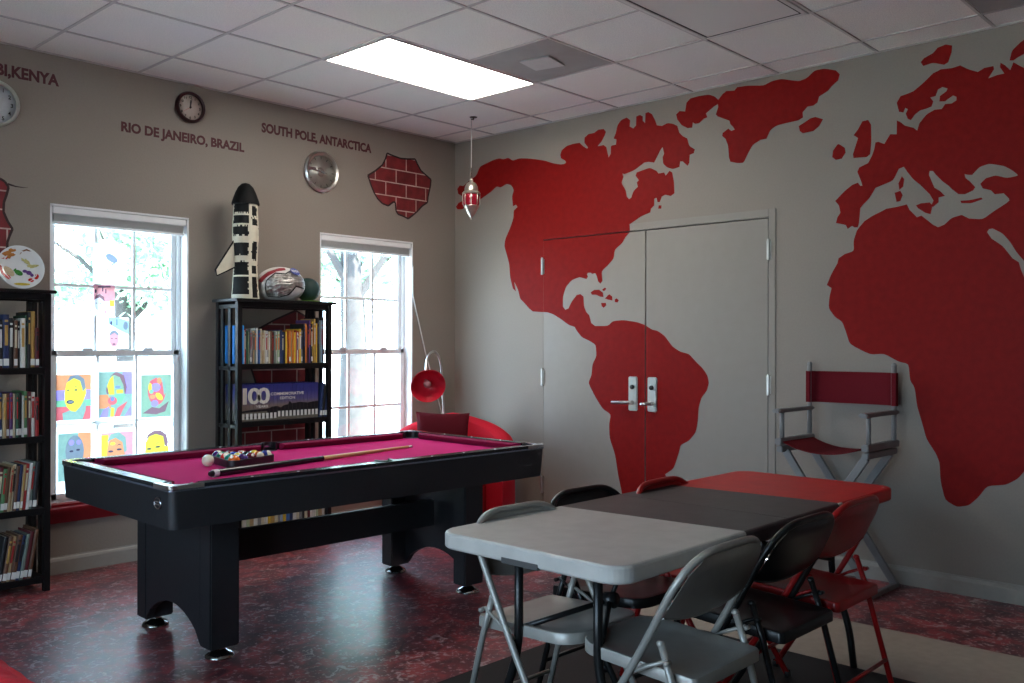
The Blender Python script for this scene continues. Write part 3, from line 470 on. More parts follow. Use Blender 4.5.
# lit panel and unlit panel
def emis(name, col, s):
    m = bpy.data.materials.new(name); m.use_nodes = True; t = m.node_tree; N = t.nodes
    b = N['Principled BSDF']; b.inputs['Base Color'].default_value = (0.8, 0.8, 0.8, 1)
    no = N.new('ShaderNodeTexNoise'); no.inputs['Scale'].default_value = 200
    b.inputs['Emission Color'].default_value = (*col, 1); b.inputs['Emission Strength'].default_value = s
    return m
LIT = emis('lit_diffuser', (1.0, 0.95, 0.88), PANEL_STRENGTH)
UNLIT = mat('unlit_diffuser', (0.72, 0.68, 0.64), 0.35, var=0.06, scale=260, bump=0.3)
FRAMEM = mat('ceiling_fixture_frame', (0.62, 0.58, 0.54), 0.4, var=0.03)
FRAMED = mat('ceiling_fixture_shadow_gap', (0.05, 0.04, 0.04), 0.8, var=0.03)
def ceiling_light(u0, u1, v0, v1, lit, label):
    a, b, c, d = gx(u0), gx(u1), gy(v0), gy(v1)
    t = thing('ceiling_light', label, 'ceiling light', ((a+b)/2, (c+d)/2, CEIL), 0)
    hx, hy = (b-a)/2-0.008, (d-c)/2-0.008; f = 0.012 if lit else 0.026
    bm = bm_new()
    for x0, x1, y0, y1 in ((-hx, hx, -hy, -hy+f), (-hx, hx, hy-f, hy), (-hx, -hx+f, -hy, hy), (hx-f, hx, -hy, hy)):
        box(bm, x0, x1, y0, y1, -0.012, -0.0005, 0.002)
    mk('frame', bm, FRAMEM if lit else FRAMEM, t)
    bm = bm_new(); box(bm, -hx+f, hx-f, -hy+f, hy-f, -0.008, -0.001); mk('diffuser', bm, LIT if lit else UNLIT, t)
    if not lit:
        bm = bm_new()
        for x0, x1, y0, y1 in ((-hx+f, hx-f, -hy+f, -hy+f+0.008), (-hx+f, hx-f, hy-f-0.008, hy-f), (-hx+f, -hx+f+0.008, -hy+f, hy-f), (hx-f-0.008, hx-f, -hy+f, hy-f)):
            box(bm, x0, x1, y0, y1, -0.0095, -0.0075)
        mk('shadow_strip', bm, FRAMED, t)  # dark strips stand in for the shadow gap between frame and diffuser
    return t
ceiling_light(-2, 0, 0, 1, True, 'bright lit rectangular ceiling light panel near the corner lantern')
ceiling_light(-2, 0, -3, -2, False, 'unlit rectangular ceiling light panel at the top of the room above the tables')
# ceiling air vent: grey square tile with a small central plate
VENTM = mat('grey_vent_panel', (0.30, 0.285, 0.27), 0.6, var=0.1, scale=6)
VENTP = mat('grey_vent_plate', (0.50, 0.48, 0.46), 0.5, var=0.05)
def vent(u, v, label, plate=True):
    t = thing('ceiling_vent', label, 'ceiling vent', ((gx(u)+gx(u+1))/2, (gy(v)+gy(v+1))/2, CEIL), 0)
    h = T/2-0.012
    bm = bm_new(); box(bm, -h, h, -h, h, -0.004, -0.0005, 0.001); mk('panel', bm, VENTM, t)
    if plate:
        bm = bm_new(); box(bm, -0.10, 0.10, -0.10, 0.10, -0.016, -0.011, 0.002); box(bm, -0.09, 0.09, -0.09, 0.09, -0.011, -0.004); 
        xform(bm, Matrix.Rotation(radians(12), 4, 'Z')); mk('diffuser_plate', bm, VENTP, t)
    return t
vent(-1, -1, 'grey square ceiling vent with a raised plate beside the lit panel')
vent(0, -5, 'plain dark grey square panel in the ceiling at the far right', False)
BRASS = mat('dark_brass', (0.10, 0.08, 0.06), 0.35, 0.8, var=0.05)

# ------------------------------------------------------------------ windows
GLASS = bpy.data.materials.new('window_glass'); GLASS.use_nodes = True
_t = GLASS.node_tree; _t.nodes.clear()
_o = _t.nodes.new('ShaderNodeOutputMaterial'); _tr = _t.nodes.new('ShaderNodeBsdfTransparent'); _gl = _t.nodes.new('ShaderNodeBsdfGlossy'); _mx = _t.nodes.new('ShaderNodeMixShader')
_gl.inputs['Roughness'].default_value = 0.03; _mx.inputs[0].default_value = 0.06; _tr.inputs[0].default_value = (0.94, 0.97, 0.96, 1)
_t.links.new(_tr.outputs[0], _mx.inputs[1]); _t.links.new(_gl.outputs[0], _mx.inputs[2]); _t.links.new(_mx.outputs[0], _o.inputs[0])
def window(name, x0, x1, z0, z1, zm):
    """double hung window: returns the frame object; y=0 wall plane, outside +y"""
    bm = bm_new()   # lining of the opening plus outer frame
    L_ = 0.012
    box(bm, x0, x0+L_, 0.001, WT, z0, z1); box(bm, x1-L_, x1, 0.001, WT, z0, z1); box(bm, x0, x1, 0.001, WT, z1-L_, z1); box(bm, x0, x1, 0.001, WT, z0, z0+L_)
    f = 0.022
    for a, b, c, d in ((x0+L_, x0+L_+f, z0+L_, z1-L_), (x1-L_-f, x1-L_, z0+L_, z1-L_), (x0+L_, x1-L_, z1-L_-f, z1-L_), (x0+L_, x1-L_, z0+L_, z0+L_+f)):
        box(bm, a, b, 0.085, 0.145, c, d, 0.003)
    w_ = struct(mk(name, bm, WHITEPL))
    ix0, ix1, iz0, iz1 = x0+L_+f, x1-L_-f, z0+L_+f, z1-L_-f
    sw = 0.034
    def sash(nm, y0, y1, za, zb):
        bm = bm_new()
        for a, b, c, d in ((ix0, ix0+sw, za, zb), (ix1-sw, ix1, za, zb), (ix0, ix1, zb-sw, zb), (ix0, ix1, za, za+sw)):
            box(bm, a, b, y0, y1, c, d, 0.003)
        s = mk(nm, bm, WHITEPL, w_)
        bm = bm_new(); ww = ix1-ix0-2*sw; hh = zb-za-2*sw; yc = (y0+y1)/2
        for k in (1, 2): box(bm, ix0+sw+ww*k/3-0.009, ix0+sw+ww*k/3+0.009, yc-0.008, yc+0.008, za+sw, zb-sw)
        box(bm, ix0+sw, ix1-sw, yc-0.0075, yc+0.0075, za+sw+hh/2-0.009, za+sw+hh/2+0.009)
        mk('muntins', bm, WHITEPL, s)
        bm = bm_new(); box(bm, ix0+sw, ix1-sw, yc-0.002, yc+0.002, za+sw, zb-sw); mk('glass', bm, GLASS, s)
        return s
    sash('lower_sash', 0.070, 0.100, iz0, zm+0.02); sash('upper_sash', 0.104, 0.134, zm-0.02, iz1)
    bm = bm_new()
    for xx in (x0+0.28*(x1-x0), x0+0.72*(x1-x0)): box(bm, xx-0.03, xx+0.03, 0.052, 0.070, zm+0.021-0.004, zm+0.034, 0.003)
    mk('sash_lock', bm, WHITEPL, w_)
    return w_
SLATM = mat('blind_slat_vinyl', (0.62, 0.61, 0.59), 0.45, var=0.03, transl=0.3)
for i, (a, b) in enumerate(WIN):
    window('window_%d' % (i+1), a, b, WZ0, WZ1, 1.275)
    # raised blind
    t = thing('window_blind', ('white blind bunched up at the top of the left window with the taped drawings', 'white blind bunched up at the top of the window nearest the room corner')[i], 'blind', ((a+b)/2, 0.035, 2.13))
    h = (b-a)/2-0.016
    bm = bm_new(); box(bm, -h, h, -0.03, 0.03, -0.040, 0.0, 0.004); mk('headrail', bm, WHITEPL, t)
    bm = bm_new()
    for k in range(8): box(bm, -h+0.01, h-0.01, -0.024+0.002*(k % 2), 0.024, -0.046-0.0052*k, -0.0432-0.0052*k, 0.0)
    mk('slat_stack', bm, SLATM, t)
    bm = bm_new(); box(bm, -h+0.005, h-0.005, -0.022, 0.022, -0.100, -0.086, 0.003); mk('bottom_rail', bm, WHITEPL, t)
    # dark red sill
    bm = bm_new(); box(bm, a-0.04, b+0.04, -0.055, -0.0005, WZ0-0.022, WZ0, 0.004); box(bm, a-0.02, b+0.02, -0.02, -0.0005, WZ0-0.09, WZ0-0.022, 0.003)
    box(bm, a+0.013, b-0.013, -0.0005, 0.06, WZ0, WZ0+0.014)
    struct(mk('trim_%d' % (3+i), bm, SILLRED))
for i, (a, b) in enumerate(LWIN):
    bm = bm_new()
    for y0, y1, z0, z1 in ((a, a+0.05, 0.4, 2.2), (b-0.05, b, 0.4, 2.2), (a, b, 0.4, 0.45), (a, b, 2.15, 2.2), (a, b, 1.27, 1.32), ((a+b)/2-0.02, (a+b)/2+0.02, 0.4, 2.2)):
        box(bm, LEFT_X-0.12, LEFT_X-0.06, y0, y1, z0, z1, 0.003)
    wn = struct(mk('window_%d' % (3+i), bm, WHITEPL))
    bm = bm_new(); box(bm, LEFT_X-0.092, LEFT_X-0.088, a+0.05, b-0.05, 0.45, 2.15); mk('glass', bm, GLASS, wn)

# outside: lawn and trees
LAWN = mat('pale_concrete_ground', (0.50, 0.50, 0.46), 0.9, var=0.1, scale=3)
bm = bm_new(); box(bm, -30, 30, 0.16, 45, -0.6, -0.5); box(bm, -30, LEFT_X-0.16, -20, 0.16, -0.6, -0.5)
struct(mk('ground', bm, LAWN))
LEAF = mat('tree_leaves', (0.33, 0.50, 0.34), 0.6, var=0.15, scale=3, transl=0.5)
BARK = mat('tree_bark', (0.050, 0.046, 0.044), 0.9, var=0.25, scale=14, bump=0.6)
def tree(x, y, h, r, n, label, trunk_r=0.13, seed=1):
    rd = random.Random(seed)
    t = thing('tree', label, 'tree', (x, y, -0.5), 0, 'trees outside the windows')
    bm = bm_new(); tube(bm, [(0, 0, 0), (0.05, 0.02, h*0.3), (-0.04, 0.0, h*0.6), (0, 0, h*0.85)], [trunk_r*1.25, trunk_r, trunk_r*0.75, trunk_r*0.3], 12)
    for k in range(7):
        a = rd.uniform(0, 2*pi); z = h*rd.uniform(0.35, 0.65)
        tube(bm, [(0, 0, z), (cos(a)*r*0.4, sin(a)*r*0.4, z+h*0.12), (cos(a)*r*0.8, sin(a)*r*0.8, z+h*0.2)], [trunk_r*0.4, trunk_r*0.25, 0.01], 7)
    mk('trunk', bm, BARK, t, smooth=True)
    bm = bm_new()
    blobs = [(Vector((rd.gauss(0, 1), rd.gauss(0, 1), rd.gauss(0, 1))).normalized()*r*rd.uniform(0.35, 0.95), r*rd.uniform(0.22, 0.42)) for _ in range(26)]
    for k in range(n):
        c, br = rd.choice(blobs)
        p = c+Vector((rd.gauss(0, 1), rd.gauss(0, 1), rd.gauss(0, 1)))*br*0.55; p.z = p.z*0.85+h*0.68
        s = rd.uniform(0.05, 0.10); u = Vector((rd.gauss(0, 1), rd.gauss(0, 1), rd.gauss(0, 1))).normalized(); v = u.orthogonal().normalized()
        bm.faces.new([bm.verts.new(p+a*u*s+b*v*s*0.6) for a, b in ((-1, 0), (0, -1), (1, 0), (0, 1))])
    mk('foliage', bm, LEAF, t, fixn=False)
tree(5.9, 9.0, 6.0, 2.0, 5200, 'green leafy tree outside seen through the window nearest the corner', seed=3)
tree(2.1, 4.2, 6.0, 1.15, 900, 'tree with bare grey trunk close outside the window nearest the corner', 0.16, seed=5)
tree(0.9, 8.3, 5.0, 1.5, 4200, 'green tree outside at the right side of the window with the drawings', seed=8)
tree(-0.4, 13.0, 4.0, 1.4, 2200, 'small distant green tree outside behind the middle of the window with the drawings', 0.09, seed=9)
# ------------------------------------------------------------------ pool table
PT = thing('pool_table', 'black pool table with magenta felt and chrome corners', 'pool table', (-2.500, -1.668, 0), radians(-1.5))
HL, HW, ZT, ZC = 1.065, 0.570, 0.790, 0.752
bm = bm_new()
rc = 0.032
def rrect(hx, hy, r, n=6):
    out = []
    for cx, cy, a0 in ((hx-r, hy-r, 0), (-hx+r, hy-r, pi/2), (-hx+r, -hy+r, pi), (hx-r, -hy+r, 3*pi/2)):
        for k in range(n+1): a = a0+k*pi/2/n; out.append((cx+r*cos(a), cy+r*sin(a)))
    return out
# apron ring (slightly tapering in to the bottom)
outer_t = rrect(HL-0.004, HW-0.004, rc); outer_b = rrect(HL-0.012, HW-0.012, rc)
inner = rrect(HL-0.035, HW-0.035, 0.03)
def ring(bm, lo, hi, ilo, ihi, z0, z1):
    n = len(lo); v = [[bm.verts.new((x, y, z)) for x, y in P] for P, z in ((lo, z0), (hi, z1), (ihi, z1), (ilo, z0))]
    for a in range(4):
        for k in range(n): bm.faces.new((v[a][k], v[a][(k+1)%n], v[(a+1)%4][(k+1)%n], v[(a+1)%4][k]))
ring(bm, outer_b, outer_t, inner, inner, 0.618, 0.768)
mk('apron', bm, BLACKLAM, PT, smooth=True)
TRIMB = mat('silver_blue_edge_trim', (0.35, 0.42, 0.55), 0.25, 0.9, var=0.03)
bm = bm_new(); ring(bm, rrect(HL, HW, rc), rrect(HL, HW, rc), inner, inner, 0.768, 0.776); mk('edge_trim', bm, TRIMB, PT, smooth=True)
bm = bm_new(); box(bm, -HL+0.035, HL-0.035, -HW+0.035, HW-0.035, 0.72, ZC-0.0005); box(bm, -HL+0.04, HL-0.04, -HW+0.04, HW-0.04, 0.64, 0.66); mk('bed', bm, BLACKPL, PT)
bm = bm_new(); box(bm, -HL+0.06, HL-0.06, -HW+0.06, HW-0.06, ZC-0.0005, ZC); mk('cloth', bm, FELT, PT)
PX, PY, PR = HL-0.078, HW-0.078, 0.050
def caprail(x0, x1, y0, y1):
    bm = bm_new(); box(bm, x0, x1, y0, y1, 0.776, ZT, 0.004, seg=2); mk('rail', bm, BLACKGLOSS, PT)
caprail(HL-0.062, HL-0.001, -HW+0.14, HW-0.14); caprail(-HL+0.001, -HL+0.062, -HW+0.14, HW-0.14)
for s in (-1, 1):
    for a, b in ((-HL+0.14, -0.075), (0.075, HL-0.14)):
        y0, y1 = sorted((s*(HW-0.062), s*(HW-0.001))); caprail(a, b, y0, y1)
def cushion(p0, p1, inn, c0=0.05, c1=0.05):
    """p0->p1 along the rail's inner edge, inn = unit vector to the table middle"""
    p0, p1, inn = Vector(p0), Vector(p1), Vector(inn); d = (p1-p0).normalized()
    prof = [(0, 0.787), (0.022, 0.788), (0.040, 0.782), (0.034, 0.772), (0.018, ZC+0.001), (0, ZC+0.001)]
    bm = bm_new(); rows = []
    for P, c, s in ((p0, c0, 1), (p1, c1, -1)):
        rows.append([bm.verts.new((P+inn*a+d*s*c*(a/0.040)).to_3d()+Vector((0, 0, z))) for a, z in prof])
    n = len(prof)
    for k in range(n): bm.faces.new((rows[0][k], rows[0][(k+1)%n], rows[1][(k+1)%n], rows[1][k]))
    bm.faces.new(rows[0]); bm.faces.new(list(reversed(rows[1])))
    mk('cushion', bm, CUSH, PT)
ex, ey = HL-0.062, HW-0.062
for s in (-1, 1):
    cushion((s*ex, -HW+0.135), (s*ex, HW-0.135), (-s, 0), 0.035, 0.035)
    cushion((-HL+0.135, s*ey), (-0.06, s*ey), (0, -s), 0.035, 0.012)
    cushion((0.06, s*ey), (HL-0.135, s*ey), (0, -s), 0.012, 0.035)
def arcpts(cx, cy, r, a0, a1, n=14): return [(cx+r*cos(a0+(a1-a0)*k/n), cy+r*sin(a0+(a1-a0)*k/n)) for k in range(n+1)]
for sx_ in (-1, 1):
    for sy_ in (-1, 1):
        poly = [(HL-0.142, HW)]+[(x, y) for x, y in reversed(arcpts(HL-rc, HW-rc, rc, 0, pi/2, 6))]+[(HL, HW-0.142), (PX, HW-0.142)]
        poly = [(HL-0.142, HW)]+arcpts(HL-rc, HW-rc, rc, pi/2, 0, 6)+[(HL, HW-0.142), (PX+PR, HW-0.142)]+arcpts(PX, PY, PR, 0, pi/2, 10)+[(HL-0.142, PY+PR)]
        poly = [(sx_*x, sy_*y) for x, y in poly]
        bm = bm_new(); prism(bm, poly, 0.770, ZT+0.001); mk('corner_cap', bm, CHROME, PT)
        bm = bm_new(); a0 = {(1, 1): -pi/3, (-1, 1): pi*0.5-pi/6, (-1, -1): pi-pi/6-pi/6, (1, -1): -pi/2-pi/3}[(sx_, sy_)]
        mid = math.atan2(sy_, sx_)
        o_ = arcpts(sx_*PX, sy_*PY, PR, mid-2.0, mid+2.0, 20); i_ = arcpts(sx_*PX, sy_*PY, PR-0.009, mid+2.0, mid-2.0, 20)
        prism(bm, o_+i_, 0.66, ZT-0.001); prism(bm, arcpts(sx_*PX, sy_*PY, PR-0.001, 0, 2*pi*19/20, 19), ZC+0.0002, ZC+0.0008)
        mk('pocket', bm, BLACKPL, PT)
for s in (-1, 1):
    yc = s*(HW-0.052); R_ = 0.044
    a = arcpts(0, yc, R_, 0, s*pi, 12)
    poly = [(0.075, s*(HW-0.001)), (0.075, s*(HW-0.062))]+[(x, y) for x, y in arcpts(0, s*(HW-0.062), R_, 0, s*pi, 12)]+[(-0.075, s*(HW-0.062)), (-0.075, s*(HW-0.001))]
    bm = bm_new(); prism(bm, poly, 0.772, ZT+0.0005)
    o_ = arcpts(0, s*(HW-0.062), R_, s*-0.3, s*(pi+0.3), 16); i_ = arcpts(0, s*(HW-0.062), R_-0.008, s*(pi+0.3), s*-0.3, 16)
    prism(bm, o_+i_, 0.70, ZT+0.006); prism(bm, arcpts(0, s*(HW-0.062), R_-0.001, 0, 2*pi*19/20, 19), ZC+0.0002, ZC+0.0008)
    mk('pocket', bm, BLACKPL, PT)
# diamonds (rail sights)
SIGHT = mat('pearl_sight', (0.8, 0.8, 0.78), 0.3, var=0.02)
pts = [(x*s2, s*(HW-0.028)) for s in (-1, 1) for s2 in (-1, 1) for x in (0.27, 0.48, 0.70)]+[(s*(HL-0.028), y) for s in (-1, 1) for y in (-0.24, 0.0, 0.24)]
for x, y in pts:
    bm = bm_new(); lathe(bm, [(0.0055, 0), (0.005, 0.0012), (0.0, 0.0014)], 12, (x, y, ZT)); mk('rail_sight', bm, SIGHT, PT)
# leg frames: end panel with an arch between two square posts
for s in (-1, 1):
    xo = s*0.79; xi = s*0.655
    x0, x1 = sorted((xo, xi))
    for sy in (-1, 1):
        bm = bm_new(); y0, y1 = sorted((sy*0.265, sy*0.362)); box(bm, x0, x1, y0, y1, 0.046, 0.63, 0.006); mk('leg_post', bm, BLACKLAM, PT)
        # leveller foot
        bm = bm_new(); lathe(bm, [(0, 0.0), (0.058, 0.0), (0.062, 0.004), (0.060, 0.010), (0.050, 0.018), (0.034, 0.027), (0.022, 0.034), (0.018, 0.046), (0, 0.046)], 40, (s*0.722, sy*0.312, 0))
        mk('leveller_foot', bm, DARKCHR, PT, smooth=True)
    arch = [(-0.265, 0.63), (-0.265, 0.056)]+[(-0.262+0.524*k/14, 0.058+0.125*sin(pi*k/14)**0.65) for k in range(0, 15)]+[(0.265, 0.056), (0.265, 0.63)]
    xx = sorted((s*0.788, s*0.755))
    bm = bm_new(); prism(bm, arch, xx[0], xx[1], 'X'); mk('leg_panel', bm, BLACKLAM, PT)
bm = bm_new(); box(bm, -0.735, 0.735, -0.02, 0.02, 0.315, 0.462, 0.004); mk('stretcher', bm, BLACKLAM, PT)
# oval maker's badge on the end
bm = bm_new(); lathe(bm, [(0, 0.003), (0.020, 0.003), (0.024, 0.0022), (0.026, 0)], 24, mat3=Matrix.Rotation(-pi/2, 3, 'Y')); xform(bm, Matrix.Translation((-HL+0.004, -0.465, 0.715)) @ Matrix.Scale(1.25, 4, (0, 1, 0)))
bd = mk('badge', bm, BLACKPL, PT, smooth=True)
bm = bm_new(); tube(bm, [(-HL+0.0005, -0.465+0.028*cos(a), 0.715+0.021*sin(a)) for a in [2*pi*k/24 for k in range(24)]], 0.0022, 6, closed=True)
for dz in (-0.005, 0.005): box(bm, -HL-0.0002, -HL+0.001, -0.482, -0.448, 0.715+dz-0.002, 0.715+dz+0.002)
mk('badge_emblem', bm, CHROME, bd)

# balls, rack and cue: positions in the room
BR = 0.0286
def ball(x, y, col, stripe, label, rot, z=ZC, group=None):
    bm = bm_new(); bmesh.ops.create_icosphere(bm, subdivisions=4, radius=BR)
    for f in bm.faces:
        c = f.calc_center_median().normalized(); f.smooth = True
        # number spot on +x and -x; stripe round the z axis equator
        if abs(c.x) > 0.955: f.material_index = 1
        elif stripe and abs(c.z) > 0.62: f.material_index = 1
        elif col is None: f.material_index = 1
        else: f.material_index = 0
    xform(bm, Matrix.Rotation(rot[0], 4, 'X') @ Matrix.Rotation(rot[1], 4, 'Y') @ Matrix.Rotation(rot[2], 4, 'Z'))
    bw = mat('ball_ivory', (0.78, 0.70, 0.52), 0.08, var=0.0, spec=0.6)
    m0 = mat('ball_'+(col[0] if col else 'ivory'), col[1] if col else (0.78, 0.70, 0.52), 0.08, var=0.0, spec=0.6)
    o = mk('billiard_ball', bm, [m0, bw]); o.location = (x, y, z+BR)
    tag(o, label, 'ball', group); return o
cb = ball(-3.045, -1.520, None, False, 'cream cue ball on the magenta felt beside the black rack', (0, 0, 0)); cb.name = 'cue_ball'
YE, BL, RE, PU, ORG, GN, MA, BK = ('yellow', (0.75, 0.45, 0.03)), ('blue', (0.02, 0.03, 0.20)), ('red', (0.55, 0.02, 0.02)), ('purple', (0.06, 0.02, 0.14)), ('orange', (0.75, 0.14, 0.02)), ('green', (0.01, 0.16, 0.10)), ('maroon', (0.16, 0.01, 0.02)), ('black', (0.01, 0.01, 0.01))
A_ = Vector((-2.990, -1.650)); B_ = Vector((-2.715, -1.555)); C_ = A_+Matrix.Rotation(radians(60), 2)@(B_-A_)
cen = (A_+B_+C_)/3
ux = (B_-A_).normalized(); uy = Vector((-ux.y, ux.x)); dd = 2*BR+0.0008
cols = [(ORG, 0), (PU, 0), (MA, 0), (ORG, 1), (BL, 1), (GN, 0), (YE, 1), (BK, 0), (YE, 0), (RE, 1), (BL, 0), (RE, 0), (GN, 1), (MA, 1), (PU, 1)]
names = {'yellow': 'yellow', 'blue': 'dark blue', 'red': 'red', 'purple': 'purple', 'orange': 'orange', 'green': 'green', 'maroon': 'maroon', 'black': 'black'}
k = 0; rb = random.Random(4)
for row in range(5):
    for j in range(5-row):
        off = ux*((j-(4-row)/2)*dd)+uy*((row-4/3)*dd*sin(pi/3)) ; p = cen+off
        c, st = cols[k]; k += 1
        ball(p.x, p.y, c, st, '%s %s billiard ball inside the black triangle rack' % ('striped' if st else 'solid', names[c[0]]), (rb.uniform(0, 6), rb.uniform(0, 6), rb.uniform(0, 6)), group='balls in the triangle rack')
def tri_round(r_in, rr, n=6):
    out = []
    for q_ in range(3):
        a = radians(-150+120*q_); c = Vector((cos(a), sin(a)))*r_in
        for i in range(n+1):
            b = a-pi/3+2*pi/3*i/n; out.append((c.x+rr*cos(b), c.y+rr*sin(b)))
    return out
rin = 4*dd/math.sqrt(3)
o1, i1 = tri_round(rin, BR+0.010), tri_round(rin, BR+0.0015)
bm = bm_new(); ring(bm, o1, o1, i1, i1, 0.0, 0.034)
tag(mk('triangle_rack', bm, BLACKPL, None, (cen.x, cen.y, ZC+0.0005), (0, 0, math.atan2(ux.y, ux.x)), smooth=True), 'black triangle rack holding the billiard balls on the felt', 'rack')
# cue
a = Vector((-3.215, -1.862, ZC+0.0170)); b = Vector((-1.840, -1.600, ZC+0.0065)); d = (b-a); ln = d.length
cue = thing('pool_cue', 'pool cue with black butt and pale wooden shaft lying on the felt', 'cue', a)
cue.rotation_mode = 'QUATERNION'; cue.rotation_quaternion = d.to_track_quat('X', 'Z')
MAPLE = mat('pale_maple', (0.62, 0.40, 0.16), 0.3, var=0.06, scale=8); 
bm = bm_new(); lathe(bm, [(0, 0.012), (0.0165, 0.012), (0.0160, 0.22), (0.0125, ln*0.49), (0, ln*0.49)], 18, axis='X'); mk('butt', bm, BLACKGLOSS, cue, smooth=True)
bm = bm_new(); lathe(bm, [(0.0122, ln*0.49), (0.0063, ln-0.035), (0, ln-0.035)], 18, axis='X'); mk('shaft', bm, MAPLE, cue, smooth=True)
bm = bm_new(); lathe(bm, [(0, ln-0.035), (0.0064, ln-0.035), (0.0062, ln-0.008), (0, ln-0.008)], 14, axis='X'); mk('ferrule', bm, WHITEP, cue, smooth=True); bm = bm_new(); lathe(bm, [(0, 0.008), (0.0168, 0.008), (0.0168, 0.034), (0.0166, 0.0342)], 18, axis='X'); mk('butt_ring', bm, WHITEP, cue, smooth=True)
bm = bm_new(); lathe(bm, [(0, -0.012), (0.009, -0.011), (0.0135, -0.004), (0.0140, 0.008), (0, 0.008)], 18, axis='X'); mk('bumper', bm, BLACKPL, cue, smooth=True); bm = bm_new(); lathe(bm, [(0.006, ln-0.008), (0.005, ln-0.001), (0, ln)], 14, axis='X'); mk('tip', bm, BLACKPL, cue, smooth=True)

# ------------------------------------------------------------------ folding table in three paint colours
TX0, TX1, TY0, TY1 = -3.270, -1.325, -4.105, -3.375
TC = ((TX0+TX1)/2, (TY0+TY1)/2)
FT = thing('folding_table', 'long plastic folding table painted grey, black and red in three bands', 'table', (*TC, 0.0032))
hx, hy = (TX1-TX0)/2, (TY1-TY0)/2
bm = bm_new()
P0 = rrect(hx, hy, 0.075, 8)
levels = [(0.006, 0.688), (0.0, 0.694), (0.0, 0.731), (0.003, 0.737), (0.009, 0.740)]
rows = []
for ins, z in levels: rows.append([bm.verts.new((x, y, z)) for x, y in rrect(hx-ins, hy-ins, 0.075-ins, 8)])
n = len(P0)
for i in range(len(rows)-1):
    for k in range(n): bm.faces.new((rows[i][k], rows[i][(k+1)%n], rows[i+1][(k+1)%n], rows[i+1][k]))
bm.faces.new(rows[-1])
inr = [bm.verts.new((x, y, 0.688)) for x, y in rrect(hx-0.03, hy-0.03, 0.05, 8)]; inr2 = [bm.verts.new((x, y, 0.722)) for x, y in rrect(hx-0.03, hy-0.03, 0.05, 8)]
for k in range(n):
    bm.faces.new((rows[0][(k+1)%n], rows[0][k], inr[k], inr[(k+1)%n])); bm.faces.new((inr[(k+1)%n], inr[k], inr2[k], inr2[(k+1)%n]))
bm.faces.new(list(reversed(inr2)))
SK = 0.085
for xx in (-2.630-TC[0], -1.915-TC[0]): cut(bm, (xx, 0, 0), (1, SK, 0))
for f in bm.faces:
    c_ = f.calc_center_median(); x = c_.x+SK*c_.y+TC[0]
    f.material_index = 0 if x < -2.630 else 1 if x < -1.915 else 2
    f.smooth = False
top = mk('tabletop', bm, [TABGREY, TABBLK, TABRED], FT)
# centre seam and dark block coloured as the shade in the handle notch
bm = bm_new(); box(bm, -0.0015, 0.0015, -hy+0.01, hy-0.01, 0.7395, 0.7406); mk('fold_seam', bm, BLACKPL, FT)
bm = bm_new(); box(bm, -hx-0.003, -hx+0.02, -0.075, 0.075, 0.684, 0.706, 0.004); mk('handle_slot', bm, mat('slot_shade_grey', (0.05, 0.048, 0.046), 0.6), FT)
CHIP = mat('chipped_plastic_cream', (0.55, 0.50, 0.40), 0.6)
bm = bm_new(); box(bm, -1.885-TC[0]-0.012, -1.885-TC[0]+0.020, -hy-0.0012, -hy+0.012, 0.716, 0.7412, 0.003)
mk('paint_chip', bm, CHIP, FT)
bm = bm_new(); box(bm, hx-0.07, hx-0.055, -hy+0.03, -hy+0.037, 0.7395, 0.7406); mk('paint_chip', bm, CHIP, FT)
for s in (-1, 1):
    lx = s*(hx-0.14)-0.02*0
    if s < 0: lx = -3.10-TC[0]
    else: lx = -1.50-TC[0]
    cyl = 0.0145
    for sy in (-1, 1):
        y_in = 0.158
        pts = fillet([(lx, sy*y_in, 0.72), (lx, sy*y_in, 0.36), (lx, sy*0.235, 0.17), (lx, sy*0.255, 0.0)], 0.09, 6)
        bm = bm_new(); tube(bm, pts, cyl, 14); mk('leg', bm, BLKMET, FT)
    bm = bm_new(); tube(bm, [(lx, -0.22, 0.715), (lx, 0.22, 0.715)], 0.010, 10)
    mk('leg_crossbar', bm, BLKMET, FT)
    nx = lx-s*0.27
    for sy in (-1, 1):
        bm = bm_new(); tube(bm, [(lx, sy*0.165, 0.43), (nx, 0, 0.50)], 0.009, 10); mk('leg_brace', bm, BLKMET, FT)
    bm = bm_new(); tube(bm, [(nx, 0, 0.50), (nx-s*0.16, 0.0, 0.718)], 0.008, 10); mk('folding_strut', bm, BLKMET, FT)
    bm = bm_new(); lathe(bm, [(0, -0.022), (0.024, -0.02), (0.026, 0.02), (0, 0.022)], 14, (nx, 0, 0.50), 'Y'); mk('brace_joint', bm, BLKMET, FT)

